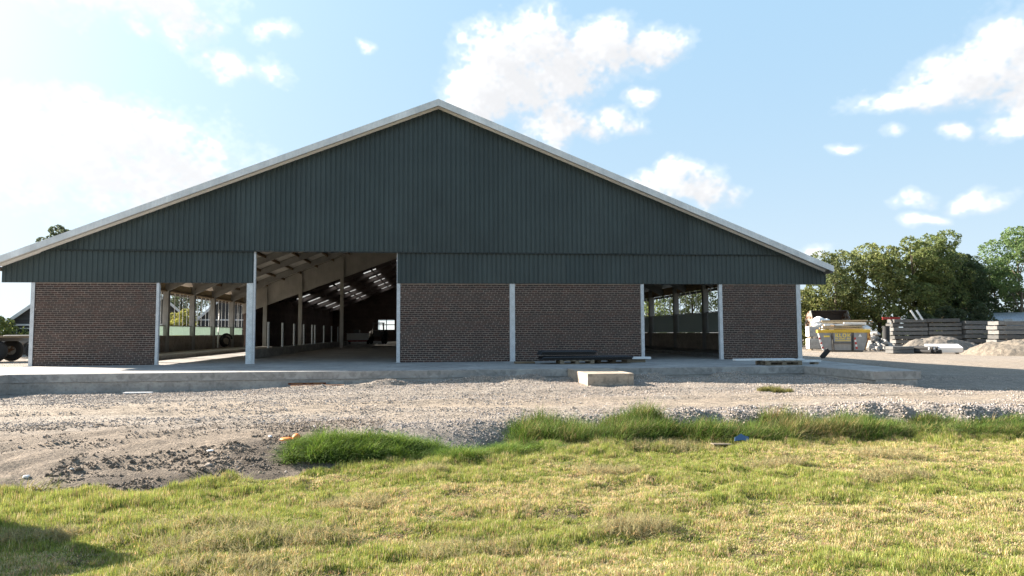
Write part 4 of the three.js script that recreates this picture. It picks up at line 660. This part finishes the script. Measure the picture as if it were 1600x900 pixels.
// ------------------------------------------------------------------ builder's yard on the right
const font = await new FontLoader().loadAsync('fonts/droid/droid_sans_bold.typeface.json');
{
  const t = thing('skip_container', 'grey rubbish skip with yellow rim and yellow lettering, heaped with wood', 'skip', [30.2, 0, -22.1], -0.46);
  const x0 = -1.78, x1 = 1.72, b0 = -1.42, b1 = 1.28, h = 1.62, zt = 0.85, zb = 0.78;
  const hull = (a, b, c, d, y0, y1, f0, f1) => { const v = [[a, y0, f0], [b, y0, f0], [d, y1, f1], [c, y1, f1], [a, y0, -f0], [b, y0, -f0], [d, y1, -f1], [c, y1, -f1]], F = [[0, 1, 2, 3], [5, 4, 7, 6], [1, 5, 6, 2], [4, 0, 3, 7], [4, 5, 1, 0]], p = []; for (const [i, j, k, l] of F) p.push(...v[i], ...v[j], ...v[k], ...v[i], ...v[k], ...v[l]); const g = new THREE.BufferGeometry(); g.setAttribute('position', new THREE.Float32BufferAttribute(p, 3)); g.computeVertexNormals(); return g; };
  part('body', [hull(b0, b1, x0 + 0.06, x1 - 0.06, 0.12, h - 0.2, zb, zt)], mat.skipGrey, t);
  part('floor', bx(b0 + 0.05, b1 - 0.05, 0.0, 0.118, -0.7, 0.7), mat.steelDark, t);
  part('rim', [rbx(x0, x1, h - 0.22, h, zt - 0.06, zt + 0.05, 0.02), rbx(x0, x1, h - 0.22, h, -zt - 0.05, -zt + 0.06, 0.02), rbx(x0, x0 + 0.1, h - 0.22, h, -zt + 0.06, zt - 0.06, 0.02), rbx(x1 - 0.1, x1, h - 0.22, h, -zt + 0.06, zt - 0.06, 0.02)], mat.skipYellow, t);
  part('end_plate', [bar([x1 - 0.02, h - 0.24, 0], [b1 + 0.06, 0.14, 0], 1.62, 0.05), rbx(x1 - 0.22, x1 - 0.02, 0.85, h - 0.22, zt - 0.01, zt + 0.055, 0.01)], mat.skipSide, t);
  for (const x of [-0.82, 0.55]) part('rib', [bar([x, h - 0.22, zt + 0.04], [x + (x < 0 ? 0.05 : -0.03), 0.12, zb + 0.05], 0.12, 0.09)], mat.blackMatt, t);
  part('cross_rib', rbx(-0.74, 0.49, 0.6, 0.68, zt - 0.02, zt + 0.06, 0.01), mat.steelDark, t);
  part('sign_panel', rbx(-0.72, 0.46, 0.74, 1.38, zt - 0.01, zt + 0.02, 0.005), mat.skipGrey, t);
  const txt = (s, size, x, y, m, nm) => { const g = new TextGeometry(s, { font, size, depth: 0.012, curveSegments: 3 }); g.computeBoundingBox(); const w = g.boundingBox.max.x - g.boundingBox.min.x; g.translate(x - w / 2, y, zt + 0.021); part(nm, g, m, t); };
  txt('KLOK', 0.3, -0.12, 1.06, mat.yellowPaint, 'lettering');
  const r = rng(9); for (const y of [0.92, 0.78]) { const gs = []; for (let x = -0.6; x < 0.36; x += 0.085) { if (r() < 0.16) continue; gs.push(bx(x, x + 0.055, y, y + 0.085, zt + 0.021, zt + 0.03)); } part('small_lettering', gs, mat.yellowPaint, t); }
  part('plate', rbx(-1.35, -0.98, 1.08, 1.2, zt - 0.01, zt + 0.03, 0.005), mat.yellowPaint, t);
  part('warning_label', prism([[0.92, 1.1], [1.16, 1.1], [1.04, 1.32]], zt - 0.005, zt + 0.012), mat.white, t);
  for (const [xa, xb] of [[-1.66, -1.42], [0.7, 0.82]]) for (let k = 0; k < 5; k++) { const f = k / 5, x = lerp(xa, xb, f), y = 1.05 - f * 0.85; part('hazard_stripe', bx(x - 0.06, x + 0.06, y - 0.15, y, lerp(zt, zb, (1.4 - y) / 1.3) + 0.002, lerp(zt, zb, (1.4 - y) / 1.3) + 0.02), k % 2 ? mat.white : mat.redPaint, t); }
  // wood heaped in the skip: every board is a thing
  const place = (o, dx, y, dz, ry, rx = 0, rz = 0) => { const v = new THREE.Vector3(dx, y, dz).applyAxisAngle(new THREE.Vector3(0, 1, 0), -0.46); o.position.set(30.2 + v.x, v.y, -22.1 + v.z); o.rotation.set(rx, -0.46 + ry, rz); };
  const spec = [[-0.2, 1.74, 0.62, 0.03, 2.9, 0.34, 0, 'broad pale board lying lowest along the front of the skip'], [-0.1, 1.88, 0.5, -0.02, 2.6, 0.3, 0, 'pale board on the broad one in the skip'], [0.1, 2.02, 0.42, 0.05, 2.8, 0.3, 4, 'third pale board from below at the front of the skip load'], [0.05, 2.16, 0.3, -0.05, 2.9, 0.26, 0, 'upper pale board at the front of the skip load'], [0.1, 2.3, 0.1, 0.04, 3.1, 0.26, 0, 'topmost long pale board on the skip'], [0.0, 2.26, -0.3, -0.06, 3.0, 0.3, 5, 'grey board at the back of the skip load'], [0.75, 2.12, 0.55, 0.12, 1.5, 0.16, 4, 'short whitish board crossing the skip load at the right'], [1.25, 2.0, 0.2, 0.35, 1.5, 0.2, 5, 'splintered board hanging over the right end of the skip'], [1.35, 2.2, -0.2, -0.25, 1.4, 0.16, 7, 'dark batten jutting out at the right of the skip load'], [-1.0, 1.96, 0.5, -0.5, 0.9, 0.14, 7, 'short dark batten at the left of the skip load']];
  spec.forEach(([dx, y, dz, ry, L, w, mi, label], i) => { const o = obj('wooden_board', rbx(-L / 2, L / 2, 0, 0.11, -w / 2, w / 2, 0.008), [mat.timberPale, 0, 0, 0, mat.white, mat.timberGrey, 0, mat.timber][mi]); place(o, dx, y - 0.08, dz, ry, 0, (i % 3 - 1) * 0.02); tag(o, label, 'board', 'boards heaped in the skip'); });
  for (const [dx, y, dz, s, m, label] of [[-1.2, 1.72, 0.1, 0.3, mat.whiteBag, 'white crumpled bag at the left end of the skip load'], [1.45, 1.7, 0.2, 0.34, mat.whiteBag, 'white crumpled bag at the right end of the skip load'], [0.8, 1.95, -0.4, 0.26, mat.blackMatt, 'black crumpled bag at the back of the skip load']]) { const o = obj('rubbish_bag', crumple(dx * 7 + 40, s, 0.75), m); place(o, dx, y, dz, 0); tag(o, label, 'bag', 'bags in the skip'); }
}
{ // tipped black bucket behind
  const t = thing('loader_bucket', 'big black-mouthed loader bucket standing behind the skip', 'bucket', [33.2, 0, -28.6], -0.05);
  const prof = []; for (let k = 0; k <= 10; k++) { const a = Math.PI * (0.5 + 0.9 * k / 10); prof.push([Math.cos(a) * 1.1 - 0.1, 2.2 + Math.sin(a) * 1.05]); }
  const side = new THREE.Shape([...prof.map((p) => new THREE.Vector2(...p)), new THREE.Vector2(0.85, 1.25)]);
  for (const x of [-1.62, 1.58]) part('side_plate', new THREE.ExtrudeGeometry(side, { depth: 0.05, bevelEnabled: false }).rotateY(-Math.PI / 2).translate(x, 0, 0), mat.bladeMetal, t);
  const sh = []; for (let k = 0; k < 10; k++) sh.push(bar([0, prof[k][1], prof[k][0]], [0, prof[k + 1][1], prof[k + 1][0]], 3.2, 0.05)); part('shell', sh, mat.bucketIn, t);
  part('cutting_edge', bar([-1.65, 1.2, 0.88], [1.62, 1.2, 0.88], 0.14, 0.05), mat.bladeMetal, t);
  part('stand', [bx(-1.4, -1.1, 0, 1.25, -0.5, 0.2), bx(1.1, 1.4, 0, 1.25, -0.5, 0.2), bx(-1.4, 1.4, 0.0, 0.1, -0.6, 0.3)], mat.steelDark, t);
}
for (const [k, label] of [[0, 'lower white block pack beside the left end of the skip'], [1, 'upper white block pack beside the left end of the skip']]) {
  const t = thing('block_pack', label, 'block pack', [30.75, k * 0.96, -26.2], -0.3);
  part('pack', [rbx(-0.9, 0.95, 0.12, 0.94, -0.6, 0.6, 0.03)], mat.paleBlock, t); part('bearer', [bx(-0.8, -0.65, 0, 0.118, -0.6, 0.6), bx(0.65, 0.8, 0, 0.118, -0.6, 0.6)], mat.timberGrey, t); part('sunlit_wrap', bx(-0.92, -0.905, 0.14, 0.92, -0.6, 0.6), mat.whiteBag, t);  // wrap on the left face alone, whiter to paint the sunlight on it
}
{ const o = obj('rubbish_bag', [crumple(4, 0.62, 0.75), crumple(6, 0.5, 0.7).translate(0.55, 0.02, 0.1)], mat.whiteBag); o.position.set(30.7, 2.15, -26.2); tag(o, 'white bulging bag on top of the white block packs', 'bag'); }
{ // things between skip and beams
  
  const p = obj('rubble_heap', rubble(71, 150, 1.5, 1.0, 1.5), mat.concreteLight); p.position.set(33.9, 0, -23.9); tag(p, 'heap of broken grey rubble right of the skip', 'heap');
  tag(obj('steel_drum', [rod([35.2, 0, -24.4], [35.25, 1.85, -24.4], 0.26, 0.26, 16), rod([35.25, 1.85, -24.4], [35.25, 1.9, -24.4], 0.28, 0.28, 16)], mat.blackMatt), 'tall dark tube standing left of the concrete beams', 'tube');
  tag(obj('steel_beam', [bx(39.3, 41.0, 2.53, 2.55, -30.8, -30.6), bx(39.3, 41.0, 2.552, 2.7, -30.71, -30.69), bx(39.3, 41.0, 2.702, 2.722, -30.8, -30.6)], mat.redPaint), 'short red steel beam lying on the beam stack nearest the skip', 'steel beam');
  const q = obj('post', rbx(-0.13, 0.13, 0, 0.62, -0.06, 0.06, 0.01), mat.blackMatt); q.rotation.set(0.1, 0, -0.72); q.position.set(21.7, 0.02, -10.6); tag(q, 'dark board standing aslant before the skip', 'board');
}
// concrete beams in stacks: each beam lies loose on the one below
const beamMats = [mat.concreteDirty, M([0.16, 0.158, 0.152], 0.93, { map: rep(concreteTex, 0.5, 0.5) }), M([0.28, 0.275, 0.265], 0.93, { map: rep(concreteTex, 0.5, 0.5) })];
const ORD = ['lowest', 'second', 'third', 'fourth', 'fifth', 'sixth', 'seventh', 'eighth'];
function beamStack(cx, cz, turn, len, dep, n, h, what, seed, m0 = 0) {
  const r = rng(seed);
  for (let k = 0; k < n; k++) {
    const t = thing('concrete_beam', k === n - 1 ? `topmost grey concrete beam of ${what}` : `${ORD[k]} grey concrete beam from below in ${what}`, 'concrete beam', [cx + (r() - 0.5) * 0.3, k * h, cz + (r() - 0.5) * 0.15], turn + (r() - 0.5) * 0.03, 'stacked concrete beams');
    part('beam', rbx(-len / 2, len / 2, 0.07, h - 0.004, -dep / 2, dep / 2, 0.015), beamMats[Math.floor(r() * 3)], t); part('bearer', [bx(-len * 0.36, -len * 0.36 + 0.1, 0, 0.069, -dep / 2, dep / 2), bx(len * 0.32, len * 0.32 + 0.1, 0, 0.069, -dep / 2, dep / 2)], mat.timber, t);
  }
}
beamStack(41.5, -30.5, -0.2, 2.9, 1.4, 7, 0.36, 'the stack nearest the skip', 1); beamStack(44.2, -29.9, -0.2, 2.7, 1.4, 7, 0.365, 'the middle stack by the leaning posts', 2); beamStack(47.2, -29.0, -0.2, 3.2, 1.4, 6, 0.39, 'the stack left of the gravel heap', 3); beamStack(47.3, -25.4, -0.12, 3.9, 1.3, 6, 0.375, 'the right-hand stack before the slurry tank', 4);
for (const [x, z, label] of [[41.45, -29.6, 'left one of two pale posts leaning above the beams'], [42.0, -29.6, 'right one of two pale posts leaning above the beams']]) tag(obj('post', bar([x + 0.3, 2.45, z], [x - 0.1, 3.3, z - 0.2], 0.14), mat.whitePlastic), label, 'post');
{ // slurry tank
  const t = thing('slurry_tanker', 'grey slurry tanker with domed white end behind the beams on the right', 'tanker', [53.6, 0, -34.6], -0.45);
  part('tank', [new THREE.CylinderGeometry(1.0, 1.0, 4.4, 28, 1, true).rotateZ(Math.PI / 2).translate(0.9, 2.2, 0)], mat.tank, t);
  part('end_dome', [new THREE.SphereGeometry(1.0, 24, 14, 0, Math.PI).rotateY(-Math.PI / 2).scale(0.4, 1, 1).translate(-1.3, 2.2, 0)], mat.white, t); part('end_dome', [new THREE.SphereGeometry(1.0, 24, 14, 0, Math.PI).rotateY(Math.PI / 2).scale(0.4, 1, 1).translate(3.1, 2.2, 0)], mat.tank, t);
  part('filling_pipe', [new THREE.TorusGeometry(0.5, 0.12, 8, 16, Math.PI).translate(-1.7, 2.9, 0.2), rod([-2.2, 2.3, 0.2], [-2.2, 2.95, 0.2], 0.16), rod([-1.2, 2.7, 0.2], [-1.2, 3.5, 0.2], 0.1)], mat.blackMatt, t);
  part('valve_box', rbx(-2.45, -2.1, 2.2, 3.0, -0.1, 0.3, 0.05), mat.white, t);
  part('chassis', [bx(-1.8, 3.2, 0.9, 1.15, -0.5, 0.5), bx(-3.2, -1.8, 0.9, 1.05, -0.1, 0.1)], mat.steelDark, t); part('plate', bx(0.4, 1.1, 2.35, 2.55, 0.985, 1.0), mat.paleBlock, t);
  for (const x of [0.4, 1.8]) for (const s of [-1, 1]) part('wheel', new THREE.TorusGeometry(0.45, 0.2, 10, 22).translate(x, 0.65, s * 1.0), mat.rubber, t);
}
// gravel heaps: noisy cones
function heap(label, x, z, rx, rz, h, seed, m) {
  const n = 70, pos = [], idx = []; for (let j = 0; j <= n; j++) for (let i = 0; i <= n; i++) { const u = i / n * 2 - 1, v = j / n * 2 - 1, d = Math.hypot(u, v) + (fbm2(u * 1.7 + seed, v * 1.7, 3) - 0.5) * 0.35; pos.push(u * rx, Math.max(-0.1, h * (1 - d * d) * (0.75 + 0.5 * fbm2(u * 3 + seed, v * 3, 3)) + (fbm2(u * 16, v * 16 + seed, 3) - 0.5) * 0.14), v * rz); if (i < n && j < n) { const k = j * (n + 1) + i; idx.push(k, k + n + 1, k + 1, k + 1, k + n + 1, k + n + 2); } }
  let g = new THREE.BufferGeometry(); g.setAttribute('position', new THREE.Float32BufferAttribute(pos, 3)); g.setIndex(idx); g.computeVertexNormals();
  const uv = new Float32Array(pos.length / 3 * 2); for (let i = 0; i < pos.length / 3; i++) { uv[i * 2] = pos[i * 3]; uv[i * 2 + 1] = pos[i * 3 + 2]; } g.setAttribute('uv', new THREE.BufferAttribute(uv, 2));
  const o = shade(new THREE.Mesh(g, m)); o.name = numbered('gravel_heap'); o.position.set(x, 0, z); tag(o, label, 'heap'); scene.add(o);
}
const heapMat = M([0.38, 0.325, 0.265], 0.97, { map: rep(speckTex, 0.5, 0.5), bumpMap: rep(gravelBump, 0.9, 0.9), bumpScale: 0.04 }), heapGrey = M([0.36, 0.32, 0.28], 0.97, { map: rep(speckTex, 0.5, 0.5), bumpMap: rep(gravelBump, 0.9, 0.9), bumpScale: 0.04 });
heap('sandy gravel heap in front of the right-hand beam stack', 36.2, -13.2, 3.4, 2.6, 0.9, 3, heapMat); heap('long greyish gravel heap before the middle beam stacks', 39.8, -24.5, 3.6, 1.8, 1.0, 9, heapGrey); heap('low sandy gravel heap at the far right edge', 40.5, -13.5, 4, 2.5, 0.95, 14, heapMat);
// hollow slabs lying in front
{
  const t = thing('white_slab', 'long white concrete slab lying on the gravel right of the dark tubes', 'slab', [33.4, 0.1, -16.0], -0.42); t.rotation.order = 'YXZ'; t.rotation.x = 0.2; part('slab', rbx(-1.0, 1.0, 0.08, 0.44, -0.55, 0.55, 0.05), mat.white, t); part('bearer', [bx(-0.8, -0.65, 0, 0.078, -0.5, 0.5), bx(0.6, 0.75, 0, 0.078, -0.5, 0.5)], mat.timber, t); part('dark_end', bx(1.002, 1.02, 0.12, 0.4, -0.5, 0.5), mat.blackMatt, t);
  for (let k = 0; k < 5; k++) tag(obj('drain_tube', new THREE.CylinderGeometry(0.13, 0.13, 1.5, 14, 1, false).rotateX(Math.PI / 2).rotateY(0.5).translate(32.0 + (k % 3) * 0.27 - (k > 2 ? -0.13 : 0), 0.15 + (k > 2 ? 0.22 : 0), -16.4 + (k % 3) * 0.1), mat.blackMatt), ['left bottom', 'middle bottom', 'right bottom', 'left upper', 'right upper'][k] + ' black drain tube of the small pile before the beams', 'tube', 'black drain tubes');
  for (let k = 0; k < 2; k++) tag(obj('concrete_slab_piece', rbx(30.2, 31.7, 0.02 + k * 0.24, 0.24 + k * 0.24, -17.3, -16.5, 0.03), mat.concreteDirty), ['lower', 'upper'][k] + ' grey slab piece lying left of the black drain tubes', 'slab', 'grey slab pieces');
}

// ------------------------------------------------------------------ renderer
const renderer = new THREE.WebGLRenderer({ antialias: true });
renderer.setSize(W, H); renderer.shadowMap.enabled = true;
renderer.toneMapping = THREE.LinearToneMapping; renderer.toneMappingExposure = EXPOSURE;
renderer.render(scene, camera);
